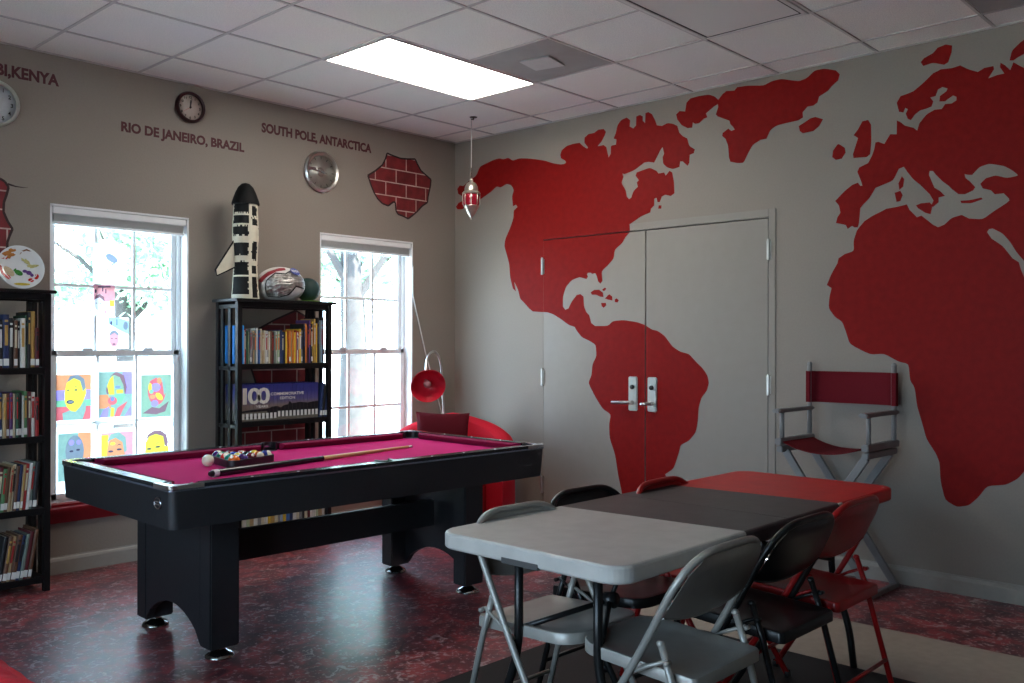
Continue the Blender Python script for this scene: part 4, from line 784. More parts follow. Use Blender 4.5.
# ------------------------------------------------------------------ folding chairs (facing +y in their own frame)
def folding_chair(label, m, loc, rz, w_=0.45):
    t = thing('folding_chair', label, 'chair', loc, rz, 'metal folding chairs round the painted table')
    hw = 0.223
    # bent main tube: front feet, up past the seat, over the back
    ztop = 0.768
    line = lambda z: 0.255-(0.255+0.185)*z/0.70
    yb = lambda e: line(0.74)+0.012-0.014*(1-e*e)
    pts = [(-hw-0.012, line(0.0), 0.008), (-hw, line(0.45), 0.45), (-hw, line(0.74)+0.012, ztop), (hw, line(0.74)+0.012, ztop), (hw, line(0.45), 0.45), (hw+0.012, line(0.0), 0.008)]
    bm = bm_new(); tube(bm, fillet(pts, 0.150, 12), 0.0115, 12); mk('main_frame', bm, m, t)
    for s in (-1, 1):
        bm = bm_new(); xr = s*(hw-0.020)
        tube(bm, [(xr, -0.098, 0.515), (xr, -0.138, 0.40), (xr*1.02, -0.245, 0.008)], 0.0105, 12)
        lathe(bm, [(0.0115, 0), (0.0125, 0.006), (0.008, 0.013), (0, 0.014)], 12, (xr, -0.098, 0.509))
        mk('rear_leg', bm, m, t)
        # pivot link
        bm = bm_new(); tube(bm, [(s*(hw-0.013), -0.128, 0.475), (s*(hw-0.008), -0.06, 0.445), (s*(hw-0.006), line(0.40)+0.002, 0.408)], 0.006, 8)
        for yy, zz in ((-0.130, 0.47), (line(0.40), 0.405)): lathe(bm, [(0, -0.012), (0.007, -0.012), (0.007, 0.012), (0, 0.012)], 10, (s*(hw-0.004), yy, zz), 'X')
        mk('pivot_link', bm, m, t)
        for yy, zx in ((line(0.0), hw+0.012), (-0.247, (hw-0.027)*1.02)):
            bm = bm_new(); lathe(bm, [(0, 0), (0.0135, 0), (0.0145, 0.022), (0.012, 0.024)], 12, (s*zx, yy, 0)); mk('foot_cap', bm, BLACKPL, t)
    # seat pan: rounded front, folded skirt
    out = []
    wb_, wf = 0.184, 0.184
    for cx, cy, r, a0 in ((wf-0.075, 0.222-0.075, 0.075, 0), (-wf+0.075, 0.222-0.075, 0.075, pi/2), (-wb_+0.02, -0.195+0.02, 0.02, pi), (wb_-0.02, -0.195+0.02, 0.02, 3*pi/2)):
        for k in range(7): a = a0+k*pi/12; out.append((cx+r*cos(a), cy+r*sin(a)))
    bm = bm_new()
    def zz(y): return 0.430+0.022*(y+0.2)/0.4
    prof = [(1.0, -0.034), (1.0, -0.006), (0.985, 0.0), (0.93, 0.001), (0.80, -0.006), (0.4, -0.009)]
    rws = [[bm.verts.new((x*f, y*f, zz(y*f)+h)) for x, y in out] for f, h in prof]
    n = len(out)
    for i in range(len(rws)-1):
        for k in range(n): bm.faces.new((rws[i][k], rws[i][(k+1)%n], rws[i+1][(k+1)%n], rws[i+1][k]))
    bm.faces.new(rws[-1]); 
    ins = [bm.verts.new((x*0.985, y*0.985, zz(y)-0.033)) for x, y in out]; ins2 = [bm.verts.new((x*0.98, y*0.98, zz(y)-0.012)) for x, y in out]
    for k in range(n):
        bm.faces.new((rws[0][(k+1)%n], rws[0][k], ins[k], ins[(k+1)%n])); bm.faces.new((ins[(k+1)%n], ins[k], ins2[k], ins2[(k+1)%n]))
    bm.faces.new(list(reversed(ins2)))
    mk('seat', bm, m, t, smooth=True)
    # back panel: curved sheet between the uprights
    bm = bm_new(); nu, nv = 16, 8; g = []
    def bp_(u, v):
        wv = hw-0.001
        x = (u*2-1)*wv; e = abs(u*2-1)
        dd_ = (1-e)*wv; zt = 0.764-0.146*(1-math.sqrt(min(1, dd_/0.150)))**2; zb = 0.590-0.030*(1-e*e)
        z = zb+(zt-zb)*v
        return Vector((x, line(min(z, 0.74))+(0.012 if z > 0.72 else 0.012*max(0, (z-0.6)/0.12))-0.016*(1-e**2)*(1-v**3), z))
    for off in (0.0, -0.0022):
        g.append([[bm.verts.new(bp_(i/nu, j/nv)+Vector((0, off, 0))) for j in range(nv+1)] for i in range(nu+1)])
    for q_ in (0, 1):
        for i in range(nu):
            for j in range(nv):
                vs = (g[q_][i][j], g[q_][i+1][j], g[q_][i+1][j+1], g[q_][i][j+1]); bm.faces.new(vs if q_ else tuple(reversed(vs)))
    for i in range(nu):
        for j in (0, nv): bm.faces.new((g[0][i][j], g[0][i+1][j], g[1][i+1][j], g[1][i][j]))
    # rolled lower edge
    tube(bm, [bp_(i/nu, 0)+Vector((0, -0.001, 0)) for i in range(nu+1)], 0.0035, 6)
    mk('backrest', bm, m, t, smooth=True)
    bm = bm_new(); tube(bm, [(-hw+0.03, -0.215, 0.145), (hw-0.03, -0.215, 0.145)], 0.0075, 8); mk('crossbar', bm, m, t)
    bm = bm_new(); tube(bm, [(-hw, line(0.16), 0.16), (hw, line(0.16), 0.16)], 0.0075, 8); mk('crossbar', bm, m, t)
    return t
folding_chair('grey metal folding chair on the pool-table side of the table', GREYMET, (-2.910, -3.580, 0.0032), pi-radians(2))
folding_chair('black metal folding chair on the pool-table side of the table', BLKMET, (-2.450, -3.51, 0.0032), pi-radians(2))
folding_chair('red metal folding chair on the pool-table side, mostly hidden by the tabletop', REDMET, (-2.035, -3.600, 0.0032), pi+radians(2))
folding_chair('grey metal folding chair in front with its back to the camera', GREYMET, (-2.920, -4.035, 0.0032), radians(0))
folding_chair('black metal folding chair in front between the grey and red ones', BLKMET, (-2.385, -4.025, 0.0032), radians(-1))
folding_chair('red metal folding chair in front, nearest the director chair', REDMET, (-1.94, -4.005, 0.0032), radians(0))

# black mat under the table
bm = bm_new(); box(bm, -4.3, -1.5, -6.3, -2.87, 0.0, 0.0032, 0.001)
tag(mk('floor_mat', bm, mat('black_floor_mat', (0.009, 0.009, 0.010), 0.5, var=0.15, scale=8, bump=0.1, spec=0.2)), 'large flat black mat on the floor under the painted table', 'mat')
# ------------------------------------------------------------------ bookcases
SHELVES = [0.083, 0.452, 0.838, 1.207]      # top faces of the shelf boards
BCT = 1.622
def bookcase(label, x0, x1):
    t = thing('bookcase', label, 'bookcase', ((x0+x1)/2, -0.190, 0))
    hx = (x1-x0)/2; yb, yf = 0.118, -0.158
    bm = bm_new(); box(bm, -hx-0.022, hx+0.022, yf-0.022, yb+0.01, BCT-0.018, BCT, 0.003); mk('top', bm, BLACKW, t)
    for sx_ in (-1, 1):
        for y in (yb-0.017, yf+0.017):
            bm = bm_new(); box(bm, sx_*(hx-0.016)-0.016, sx_*(hx-0.016)+0.016, y-0.017, y+0.017, 0, BCT-0.018, 0.002); mk('post', bm, BLACKW, t)
        for y in (-0.045, 0.045):
            bm = bm_new(); box(bm, sx_*(hx-0.012)-0.008, sx_*(hx-0.012)+0.008, y-0.016, y+0.016, 0.07, BCT-0.05, 0.0015); mk('side_slat', bm, BLACKW, t)
        for z in SHELVES+[BCT-0.018]:
            bm = bm_new(); box(bm, sx_*(hx-0.016)-0.012, sx_*(hx-0.016)+0.012, yf+0.034, yb-0.034, z-0.042, z-0.018)
            mk('side_rail', bm, BLACKW, t)
    for z in SHELVES:
        bm = bm_new(); box(bm, -hx+0.024, hx-0.024, yf+0.002, yb-0.002, z-0.018, z, 0.002); box(bm, -hx+0.032, hx-0.032, yf+0.008, yf+0.022, z-0.036, z-0.018); mk('shelf', bm, BLACKW, t)
    bm = bm_new(); box(bm, -hx+0.032, hx-0.032, yf+0.006, yf+0.022, BCT-0.052, BCT-0.018); box(bm, -hx+0.032, hx-0.032, yb-0.022, yb-0.006, BCT-0.052, BCT-0.018); mk('top_rail', bm, BLACKW, t)
    return t
bookcase('black open bookcase at the left edge beside the window with drawings', -4.065, -3.325)
bookcase('black open bookcase between the two windows with the rocket on top', -2.205, -1.487)

PAGES = mat('book_pages', (0.62, 0.56, 0.45), 0.85, var=0.06, scale=80)
STICK = mat('white_spine_sticker', (0.62, 0.61, 0.57), 0.7, var=0.03)
COLS = {
 'white': (0.55, 0.54, 0.50), 'cream': (0.50, 0.44, 0.30), 'tan': (0.36, 0.25, 0.13), 'yellow': (0.60, 0.38, 0.03), 'orange': (0.55, 0.16, 0.02), 'red': (0.32, 0.02, 0.02),
 'maroon': (0.11, 0.015, 0.02), 'brown': (0.12, 0.055, 0.03), 'dark green': (0.03, 0.09, 0.05), 'green': (0.08, 0.20, 0.08), 'pale green': (0.38, 0.45, 0.28), 'grey': (0.20, 0.20, 0.20),
 'dark blue': (0.02, 0.035, 0.10), 'blue': (0.04, 0.12, 0.32), 'bright blue': (0.03, 0.30, 0.80), 'black': (0.015, 0.015, 0.016), 'purple': (0.10, 0.04, 0.14), 'pale blue': (0.25, 0.35, 0.45), 'grey green': (0.14, 0.18, 0.15), 'gold': (0.40, 0.24, 0.06)}
ORD = ['first', 'second', 'third', 'fourth', 'fifth', 'sixth', 'seventh', 'eighth', 'ninth', 'tenth', 'eleventh', 'twelfth', 'thirteenth', 'fourteenth', 'fifteenth', 'sixteenth', 'seventeenth', 'eighteenth', 'nineteenth', 'twentieth']
ORD += ['twenty-'+o for o in ORD[:9]]+['thirtieth']+['thirty-'+o for o in ORD[:9]]+['fortieth']+['forty-'+o for o in ORD[:9]]+['fiftieth']+['fifty-'+o for o in ORD[:9]]
def book(x, y, z, th, h, d, colname, label, group, lean=0.0, sticker=0, band=None, spine_mats=None):
    """x = left side at the foot, y = spine plane (front), leaning to +x when lean > 0"""
    m = mat('book_cover_'+colname.replace(' ', '_'), COLS[colname], 0.5, var=0.12, scale=35, spec=0.4)
    bm = bm_new(); c = 0.0022 if th > 0.012 else 0.0012
    box(bm, 0, c, 0, d, 0, h); box(bm, th-c, th, 0, d, 0, h)
    # rounded spine
    n = 5; lo = []; pts = [(th*k/n, -0.18*min(th, 0.02)*sin(pi*k/n)) for k in range(n+1)]
    prism(bm, pts+[(th, 0.002), (0, 0.002)], 0.0, h, 'Z')
    o = mk('book', bm, m); o.location = (x, y, z); o.rotation_euler = (0, lean, 0)
    tag(o, label, 'book', group)
    bm = bm_new(); box(bm, c, th-c, 0.003, d-0.004, 0.003, h-0.004); mk('page_block', bm, PAGES, o)
    if sticker:
        bm = bm_new(); s = 0.002; box(bm, 0.001, th-0.001, -0.18*min(th, 0.02)-0.0008, 0, 0.012, 0.012+sticker); mk('spine_sticker', bm, STICK, o)
    if band:
        bm = bm_new(); mm = mat('book_print_'+band.replace(' ', '_'), COLS[band], 0.5, var=0.05)
        yy = -0.18*min(th, 0.02)-0.0006
        box(bm, th*0.22, th*0.78, yy, 0, h*0.42, h*0.80); box(bm, th*0.22, th*0.78, yy, 0, h*0.86, h*0.90); mk('spine_title', bm, mm, o)
    return o
rb = random.Random(11)
# bookcase between the windows, upper shelf
specs = 'bright blue:13,white:14,red:8,dark green:14,pale green:12,grey:10,grey:12,tan:10,grey green:11,white:13,blue:11,cream:12,tan:14,cream:12,white:14,grey:8,cream:12,brown:14,maroon:12,grey green:12,white:12,pale green:14,dark blue:17,dark blue:14,black:9,yellow:14,red:12,orange:13,tan:12,orange:11,yellow:14,red:8,white:10,red:8,yellow:15,grey:12,black:15,orange:9,maroon:13,black:10,purple:10,black:12,yellow:10,gold:10,black:8,yellow:10,black:14,grey green:14,pale blue:9,black:12'  # some black entries at the right stand in for shaded gaps between books
items = [s.split(':') for s in specs.split(',')]
tot = sum(int(b) for a, b in items)+0.6*len(items)
x = -2.168; avail = 0.634; k_ = avail/(tot/1000)
for i, (c, th) in enumerate(items):
    th = int(th)/1000*k_
    h = 0.215+rb.uniform(-0.012, 0.014)
    if i == 0: h = 0.245
    if 36 <= i < 40: h = 0.235+rb.uniform(-0.03, 0.03)
    if i >= 40: h = 0.29+rb.uniform(-0.03, 0.02)
    d = 0.16 if i else 0.24
    y = -0.325+rb.uniform(0, 0.012) if i else -0.335
    book(x, y, SHELVES[3], th, h, d, c, '%s spine, %s book from the left on the top shelf between the windows' % (c, ORD[i]), 'books on the top shelf between the windows', sticker=0.03 if i in (1, 35, 41) or rb.random() < 0.12 else 0, band=rb.choice(['red', 'white', 'dark blue', 'cream', 'orange']) if rb.random() < 0.6 else None)
    x += th+0.0006*k_
# second shelf: set of matching volumes whose spines make one picture
def spine_pic():
    m = bpy.data.materials.new('commemorative_spine_picture'); m.use_nodes = True; t = m.node_tree; N = t.nodes; L = t.links
    b = N['Principled BSDF']; b.inputs['Roughness'].default_value = 0.35
    co = N.new('ShaderNodeTexCoord'); mp = N.new('ShaderNodeSeparateXYZ'); L.new(co.outputs['Object'], mp.inputs[0])
    r = N.new('ShaderNodeValToRGB'); e = r.color_ramp.elements
    mr = N.new('ShaderNodeMapRange'); mr.inputs['From Min'].default_value = 0.05; mr.inputs['From Max'].default_value = 0.235; L.new(mp.outputs['Z'], mr.inputs[0]); L.new(mr.outputs[0], r.inputs[0])
    e[0].position = 0.0; e[0].color = (0.16, 0.13, 0.10, 1); e[1].position = 1.0; e[1].color = (0.025, 0.028, 0.16, 1)
    a = e.new(0.25); a.color = (0.20, 0.14, 0.13, 1); a = e.new(0.45); a.color = (0.10, 0.08, 0.20, 1); a = e.new(0.7); a.color = (0.04, 0.04, 0.20, 1)
    n = N.new('ShaderNodeTexNoise'); n.inputs['Scale'].default_value = 12; L.new(co.outputs['Object'], n.inputs['Vector'])
    mx = N.new('ShaderNodeMix'); mx.data_type = 'RGBA'; mx.blend_type = 'MULTIPLY'; mx.inputs[0].default_value = 0.3
    L.new(r.outputs[0], mx.inputs[6]); L.new(n.outputs['Color'], mx.inputs[7]); L.new(mx.outputs[2], b.inputs['Base Color'])
    return m
SPM = spine_pic(); DARKP = mat('dark_tree_silhouette', (0.006, 0.006, 0.008), 0.4, var=0.0); LIGHTP = mat('cream_lettering_print', (0.62, 0.58, 0.50), 0.5, var=0.0)
ex0, ex1, ez0, eh = -2.166, -1.580, SHELVES[2], 0.236
nv = 20; vw = (ex1-ex0)/nv
def pic_layers():
    out = []
    bm = text_bm('100', 0.16, 0.0002, bold=0.004, space=0.72); to_wall_y(bm); fit(bm, ex0+0.012, ex0+0.21, ez0+0.108, ez0+0.214); out.append((bm, LIGHTP, -0.0012))
    bm = text_bm('COMMEMORATIVE', 0.03, 0.0002, bold=0.0006); to_wall_y(bm); fit(bm, ex0+0.215, ex0+0.47, ez0+0.160, ez0+0.179); out.append((bm, LIGHTP, -0.0012))
    bm = text_bm('EDITION', 0.03, 0.0002, bold=0.0006); to_wall_y(bm); fit(bm, ex0+0.285, ex0+0.40, ez0+0.132, ez0+0.150); out.append((bm, LIGHTP, -0.0012))
    bm = text_bm('YEARS', 0.03, 0.0002, bold=0.0006); to_wall_y(bm); fit(bm, ex0+0.105, ex0+0.195, ez0+0.084, ez0+0.100); out.append((bm, LIGHTP, -0.0012))
    # tree line, bridge and water edge
    P = [(ex0, 0.082), (ex0+0.08, 0.092), (ex0+0.19, 0.094), (ex0+0.23, 0.110), (ex0+0.265, 0.112), (ex0+0.29, 0.098), (ex0+0.32, 0.118), (ex0+0.345, 0.120), (ex0+0.36, 0.150), (ex0+0.375, 0.128), (ex0+0.44, 0.136), (ex0+0.50, 0.128), (ex0+0.585, 0.14), (ex0+0.585, 0.030), (ex0, 0.022), (ex0, 0.036), (ex0+0.19, 0.040), (ex0+0.19, 0.076), (ex0, 0.070)]
    bm = bm_new(); prism(bm, [(a, ez0+b*0.8) for a, b in P], 0, -0.0004, 'Y'); out.append((bm, DARKP, -0.0008))
    return out
layers = pic_layers(); yv = -0.322
vols = []
for i in range(nv):
    a = ex0+i*vw; dx = 0.0006
    bm = bm_new(); box(bm, a+dx, a+vw-dx, yv, yv+0.003, ez0+0.0005, ez0+eh, 0.001)
    box(bm, a+dx, a+dx+0.002, yv+0.003, yv+0.19, ez0+0.0005, ez0+eh); box(bm, a+vw-dx-0.002, a+vw-dx, yv+0.003, yv+0.19, ez0+0.0005, ez0+eh)
    xform(bm, Matrix.Translation((-a, -yv, -ez0)))
    o = mk('book', bm, SPM); o.location = (a, yv, ez0)
    tag(o, '%s volume from the left of the purple anniversary set whose spines form one picture' % ORD[i], 'book', 'matching anniversary volumes on the second shelf')
    bm = bm_new(); box(bm, dx+0.002, vw-dx-0.002, 0.003, 0.186, 0.003, eh-0.004); mk('page_block', bm, PAGES, o)
    bm = bm_new(); zl = 0.012 if i < 9 else 0.020; box(bm, 0.006, vw-0.006, -0.0013, 0, zl, zl+0.036); mk('spine_sticker', bm, STICK, o)
    vols.append(o)
for bm, mm, dy in layers:
    for i in range(nv):
        b2 = bm.copy(); a = ex0+i*vw
        for s, co in ((-1, a+0.0006), (1, a+vw-0.0006)):
            bmesh.ops.bisect_plane(b2, geom=b2.verts[:]+b2.edges[:]+b2.faces[:], plane_co=(co, 0, 0), plane_no=(s, 0, 0), clear_outer=True)
        if b2.faces:
            ys = [v.co.y for v in b2.verts]
            xform(b2, Matrix.Translation((-a, dy-max(ys)+0.0006, -ez0))); mk('spine_print', b2, mm, vols[i], fixn=False)
        else: b2.free()
    bm.free()
for i in range(3):
    book(ex1+0.004+i*0.021, -0.33, ez0, 0.017, 0.232-0.006*i, 0.18, ['dark blue', 'black', 'dark blue'][i], '%s dark book leaning at the right end of the anniversary set' % ['left', 'middle', 'right'][i], 'dark books leaning beside the anniversary volumes', lean=0.10, sticker=0.032)
# bottom shelf between the windows: seen under the pool table
x = -2.16
i = 0
pal = ['white', 'pale green', 'tan', 'white', 'grey', 'cream', 'white', 'yellow', 'gold', 'cream', 'grey', 'pale blue', 'yellow', 'blue', 'dark blue', 'white', 'cream', 'grey', 'black', 'cream', 'maroon', 'white']
while x < -1.545:
    th = rb.uniform(0.016, 0.030); c = pal[i % len(pal)]
    book(x, -0.33, SHELVES[0], th, rb.uniform(0.20, 0.25), 0.17, c, '%s spine, %s book from the left on the bottom shelf between the windows' % (c, ORD[i]), 'books on the bottom shelf between the windows', sticker=0.03 if rb.random() < 0.5 else 0)
    x += th+0.0008; i += 1
# left bookcase: four shelves, only the right-hand ends are in the picture
def row(spec, xr, z, shelfname, lean=0.0, d=0.18):
    """spec right to left: colour:thickness_mm:height_mm:sticker"""
    x = xr
    n = len(spec)
    for i, s in enumerate(spec):
        c, th, h, st = s.split(':'); th = int(th)/1000; h = int(h)/1000
        x -= th/cos(lean)
        book(x, -0.335+0.006*(i % 2), z, th, h, d, c, '%s spine, %s book from the right on the %s shelf of the left bookcase' % (c, ORD[i], shelfname), 'books on the %s shelf of the left bookcase' % shelfname, lean=lean, sticker=int(st)/1000, band=rb.choice(['white', 'cream', 'black', 'gold', None, 'red']))
        x -= 0.0012
row(['maroon:18:212:32', 'gold:22:300:34', 'black:14:296:0', 'dark green:10:278:0', 'white:24:262:0', 'black:12:246:0', 'brown:17:250:34', 'black:22:262:0', 'dark blue:28:280:36', 'black:20:252:34', 'red:18:240:30', 'brown:24:262:0'], -3.382, SHELVES[3], 'top')
row(['red:17:208:0', 'white:20:236:0', 'maroon:16:240:0', 'green:16:242:36', 'white:9:220:0', 'black:16:236:34', 'dark green:12:236:34', 'cream:14:232:0', 'purple:14:238:32', 'brown:14:236:34', 'tan:18:232:0', 'dark blue:20:240:34'], -3.382, SHELVES[2], 'second')
row(['black:20:250:34', 'grey green:14:250:34', 'white:14:246:0', 'red:16:244:0', 'tan:12:240:34', 'dark blue:17:240:34', 'brown:14:236:34', 'cream:12:246:0', 'tan:12:240:0', 'brown:17:232:34', 'green:16:226:34', 'maroon:20:236:34'], -3.395, SHELVES[1], 'third', lean=0.09)
row(['brown:18:262:36', 'maroon:20:250:36', 'grey green:16:240:36', 'dark blue:18:236:36', 'brown:24:242:36', 'tan:18:236:36', 'brown:20:240:36', 'black:22:240:34'], -3.420, SHELVES[0], 'bottom', lean=0.16)

# ------------------------------------------------------------------ things on the bookcases
PLW = mat('glazed_ceramic_white', (0.66, 0.66, 0.65), 0.15, var=0.02, coat=0.3)
pt = thing('painted_plate', 'round white plate painted with fruit leaning on the left bookcase', 'plate', (-3.437, -0.215, BCT))
pr_ = 0.121; tilt = Matrix.Rotation(radians(-12), 4, 'X')
def plate_xf(bm): xform(bm, Matrix.Translation((0, 0, pr_+0.003)) @ tilt)
bm = bm_new(); lathe(bm, [(0, -0.004), (0.070, -0.004), (0.085, 0.002), (pr_-0.002, 0.010), (pr_, 0.013), (pr_-0.002, 0.015), (0.086, 0.008), (0.072, 0.0015), (0, 0.001)], 48, axis='Y'); plate_xf(bm); mk('dish', bm, PLW, pt, smooth=True)
def blob(cx, cz, rx, rz, rot=0.0, n=16, jag=0.0, sd=0):
    r_ = random.Random(sd); out = []
    for k in range(n):
        a = 2*pi*k/n; f = 1+r_.uniform(-jag, jag); x, z = rx*f*cos(a), rz*f*sin(a)
        out.append((cx+x*cos(rot)-z*sin(rot), cz+x*sin(rot)+z*cos(rot)))
    return out
def deco(nm, col, shapes):
    m = mat('plate_paint_'+nm, col, 0.25, var=0.2, scale=120); bm = bm_new()
    for i, s in enumerate(shapes):
        n0 = len(bm.verts); prism(bm, s, -0.0020-0.0001*i, -0.0035-0.0001*i, 'Y')
        bm.verts.ensure_lookup_table()
        for v in list(bm.verts)[n0:]:
            r2 = math.hypot(v.co.x, v.co.z); v.co.y -= max(0, (r2-0.070))*0.26
    plate_xf(bm); mk('painted_'+nm, bm, m, pt)
deco('bread', (0.40, 0.16, 0.04), [blob(-0.055, 0.068, 0.034, 0.020, 0.3, jag=0.3, sd=1), blob(-0.04, 0.090, 0.018, 0.010, 0.2, jag=0.3, sd=2)])
deco('berries', (0.50, 0.02, 0.015), [blob(-0.070, 0.050, 0.022, 0.008, 0.5, jag=0.3, sd=3), blob(0.048, -0.070, 0.014, 0.012), blob(0.080, -0.045, 0.009, 0.013), blob(0.074, -0.058, 0.009, 0.007)])
deco('red_pepper', (0.48, 0.012, 0.012), [blob(-0.095, -0.025, 0.011, 0.032, 0.3), blob(-0.072, -0.055, 0.024, 0.012, -0.6)])
deco('melon', (0.58, 0.45, 0.28), [blob(-0.060, -0.025, 0.034, 0.020, -0.75)])
deco('leaf', (0.05, 0.22, 0.04), [blob(-0.010, -0.030, 0.022, 0.014, -0.5), blob(-0.028, -0.015, 0.010, 0.005, 0.9)])
deco('grapes', (0.14, 0.06, 0.22), [blob(0.022, -0.020, 0.012, 0.009), blob(0.042, -0.028, 0.014, 0.012), blob(0.056, -0.040, 0.009, 0.010)])
deco('banana', (0.60, 0.45, 0.06), [blob(0.0, -0.095, 0.042, 0.008, 0.02)])
deco('vegetables', (0.45, 0.42, 0.18), [blob(0.030, 0.035, 0.022, 0.010, -0.7, jag=0.4, sd=5), blob(0.062, 0.012, 0.026, 0.010, 0.1, jag=0.4, sd=6)])
deco('bowl', (0.22, 0.10, 0.05), [[(-0.0, 0.070), (0.010, 0.092), (0.035, 0.104), (0.060, 0.092), (0.050, 0.091), (0.034, 0.095), (0.014, 0.085)]])

# rocket: painted papier-mache
RK = thing('model_rocket', 'tall black and white papier-mache rocket with fins on the bookcase', 'model', (-2.068, -0.205, BCT))
RKW = mat('cream_papier_mache', (0.60, 0.55, 0.42), 0.7, var=0.08, scale=25, bump=0.5); RKB = mat('black_poster_paint', (0.006, 0.006, 0.006), 0.7, var=0.2, bump=0.5, spec=0.2)
bm = bm_new(); seg = 72; prof = []
zs = [i*0.625/60 for i in range(61)]
def rr_(z): return 0.080+0.0035*sin(z*16+1.0)+0.006*max(0, 1-z/0.08)
rings = [[bm.verts.new((rr_(z)*cos(2*pi*k/seg), rr_(z)*sin(2*pi*k/seg), z)) for k in range(seg)] for z in zs]
# black tiles: columns by angle (deg, measured from +x), rows by height
cols_ = [(-68, 15, [(0.033, 0.144), (0.155, 0.244), (0.284, 0.366), (0.410, 0.473), (0.488, 0.544), (0.558, 0.65)]), (31, 62, [(0.01, 0.144), (0.17, 0.22), (0.255, 0.373), (0.477, 0.526), (0.538, 0.60)]), (80, 170, [(0.055, 0.14), (0.17, 0.25), (0.3, 0.38), (0.42, 0.5)]), (190, 275, [(0.055, 0.14), (0.17, 0.25), (0.3, 0.38), (0.42, 0.5)])]
rj = random.Random(2)
for i in range(60):
    for k in range(seg):
        f = bm.faces.new((rings[i][k], rings[i][(k+1)%seg], rings[i+1][(k+1)%seg], rings[i+1][k])); f.smooth = True
        a = (360*(k+0.5)/seg); a = (a+121+90) % 360-90; z = (zs[i]+zs[i+1])/2
        for c0, c1, rw in cols_:
            for z0, z1 in rw:
                if c0+rj.uniform(-3, 3) < a < c1+rj.uniform(-3, 3) and z0+rj.uniform(-.003, .003) < z < z1+rj.uniform(-.003, .003): f.material_index = 1
bm.faces.new(list(reversed(rings[0])))
mk('fuselage', bm, [RKW, RKB], RK)
bm = bm_new(); lathe(bm, [(0, 0.618), (0.088, 0.618), (0.089, 0.626), (0.082, 0.650), (0.066, 0.695), (0.048, 0.732), (0.026, 0.754), (0, 0.762)], 40); mk('nose_cone', bm, RKB, RK, smooth=True)
def fin(ang, span, z0, z1, zt):
    bm = bm_new(); P = [(0.070, z1), (0.070+span, zt), (0.070+span*0.96, zt-0.035), (0.070, z0)]
    prism(bm, P, -0.007, 0.007, 'Y', mi=0)
    tube(bm, [(0.070, 0, z1+0.004), (0.073+span, 0, zt-0.002), (0.070+span*0.97, 0, zt-0.035), (0.070, 0, z0-0.004)], 0.0075, 8, mi=1)
    xform(bm, Matrix.Rotation(radians(ang), 4, 'Z')); mk('fin', bm, [RKW, RKB], RK)
fin(172, 0.125, 0.215, 0.385, 0.185); fin(42, 0.075, 0.16, 0.30, 0.165)
bm = bm_new(); lathe(bm, [(0, 0.0), (0.086, 0.0), (0.086, 0.02), (0, 0.02)], 32); mk('base_ring', bm, RKW, RK)

# helmet
HM = thing('model_helmet', 'white papier-mache space helmet with silver visor beside the rocket', 'model', (-1.803, -0.205, BCT))
HW_ = mat('helmet_white', (0.62, 0.60, 0.57), 0.5, var=0.05, bump=0.3); FOIL = mat('crinkled_foil', (0.36, 0.345, 0.32), 0.38, 0.8, var=0.4, scale=40, bump=1.0)
HB = mat('helmet_blue', (0.06, 0.08, 0.30), 0.5); HR = mat('helmet_red', (0.25, 0.02, 0.03), 0.5); 
def hs(th, ph, k=1.0):   # point on helmet: th azimuth (deg, -90 = to camera), ph elevation
    th, ph = radians(th), radians(ph); return Vector((0.172*k*cos(th)*cos(ph), 0.132*k*sin(th)*cos(ph), 0.108+0.122*k*sin(ph)))
bm = bm_new(); nu, nv_ = 48, 24; ps = -62
g = [[bm.verts.new(hs(360*i/nu, ps+(90-ps)*j/nv_)) for i in range(nu)] for j in range(nv_)]
for j in range(nv_-1):
    for i in range(nu): bm.faces.new((g[j][i], g[j][(i+1)%nu], g[j+1][(i+1)%nu], g[j+1][i]))
tp = bm.verts.new(hs(0, 90))
for i in range(nu): bm.faces.new((g[-1][i], g[-1][(i+1)%nu], tp))
bm.faces.new(list(reversed(g[0])))
sh = mk('shell', bm, HW_, HM, smooth=True)
def patch(nm, m, outline, k0, parent=HM, crinkle=0.0):
    """region of the helmet surface bounded by an outline in (az, el)"""
    bm = bm_new(); prism(bm, outline, 0, 0)
    for _ in range(3): bmesh.ops.subdivide_edges(bm, edges=bm.edges[:], cuts=1, use_grid_fill=True)
    rr2 = random.Random(3)
    for v in bm.verts: v.co = hs(v.co.x, v.co.y, k0+rr2.uniform(-crinkle, crinkle))
    return mk(nm, bm, m, parent)
patch('visor_rim', mat('helmet_black_rim', (0.012, 0.012, 0.012), 0.5), [(-160, -44), (-152, 10), (-132, 38), (-104, 36), (-84, 50), (-50, 34), (-36, 10), (-42, -14), (-78, -8), (-92, -36), (-120, -46)], 1.012)
patch('visor', FOIL, [(-156, -40), (-148, 8), (-130, 32), (-104, 30), (-84, 44), (-53, 29), (-41, 9), (-46, -9), (-80, -3), (-96, -32), (-120, -42)], 1.03, crinkle=0.018)
patch('red_stripe', HR, [(-178, 12), (-158, 40), (-125, 62), (-95, 66), (-98, 50), (-128, 43), (-150, 22), (-166, 2)], 1.012)
bm = bm_new(); prism(bm, blob(0, 0, 0.045, 0.030, n=28), -0.0015, 0.0015, 'Y'); 
nb = Matrix.Translation(hs(-70, 42, 1.075)) @ Matrix.Rotation(radians(20), 4, 'Z') @ Matrix.Rotation(radians(-38), 4, 'X')
xform(bm, nb); bg = mk('round_badge', bm, HB, HM)
bm = text_bm('NASA', 0.028, 0.0006, 'CENTER', bold=0.0004); to_wall_y(bm); xform(bm, nb @ Matrix.Translation((0, -0.0026, -0.007))); mk('badge_letters', bm, WHITEP, bg)
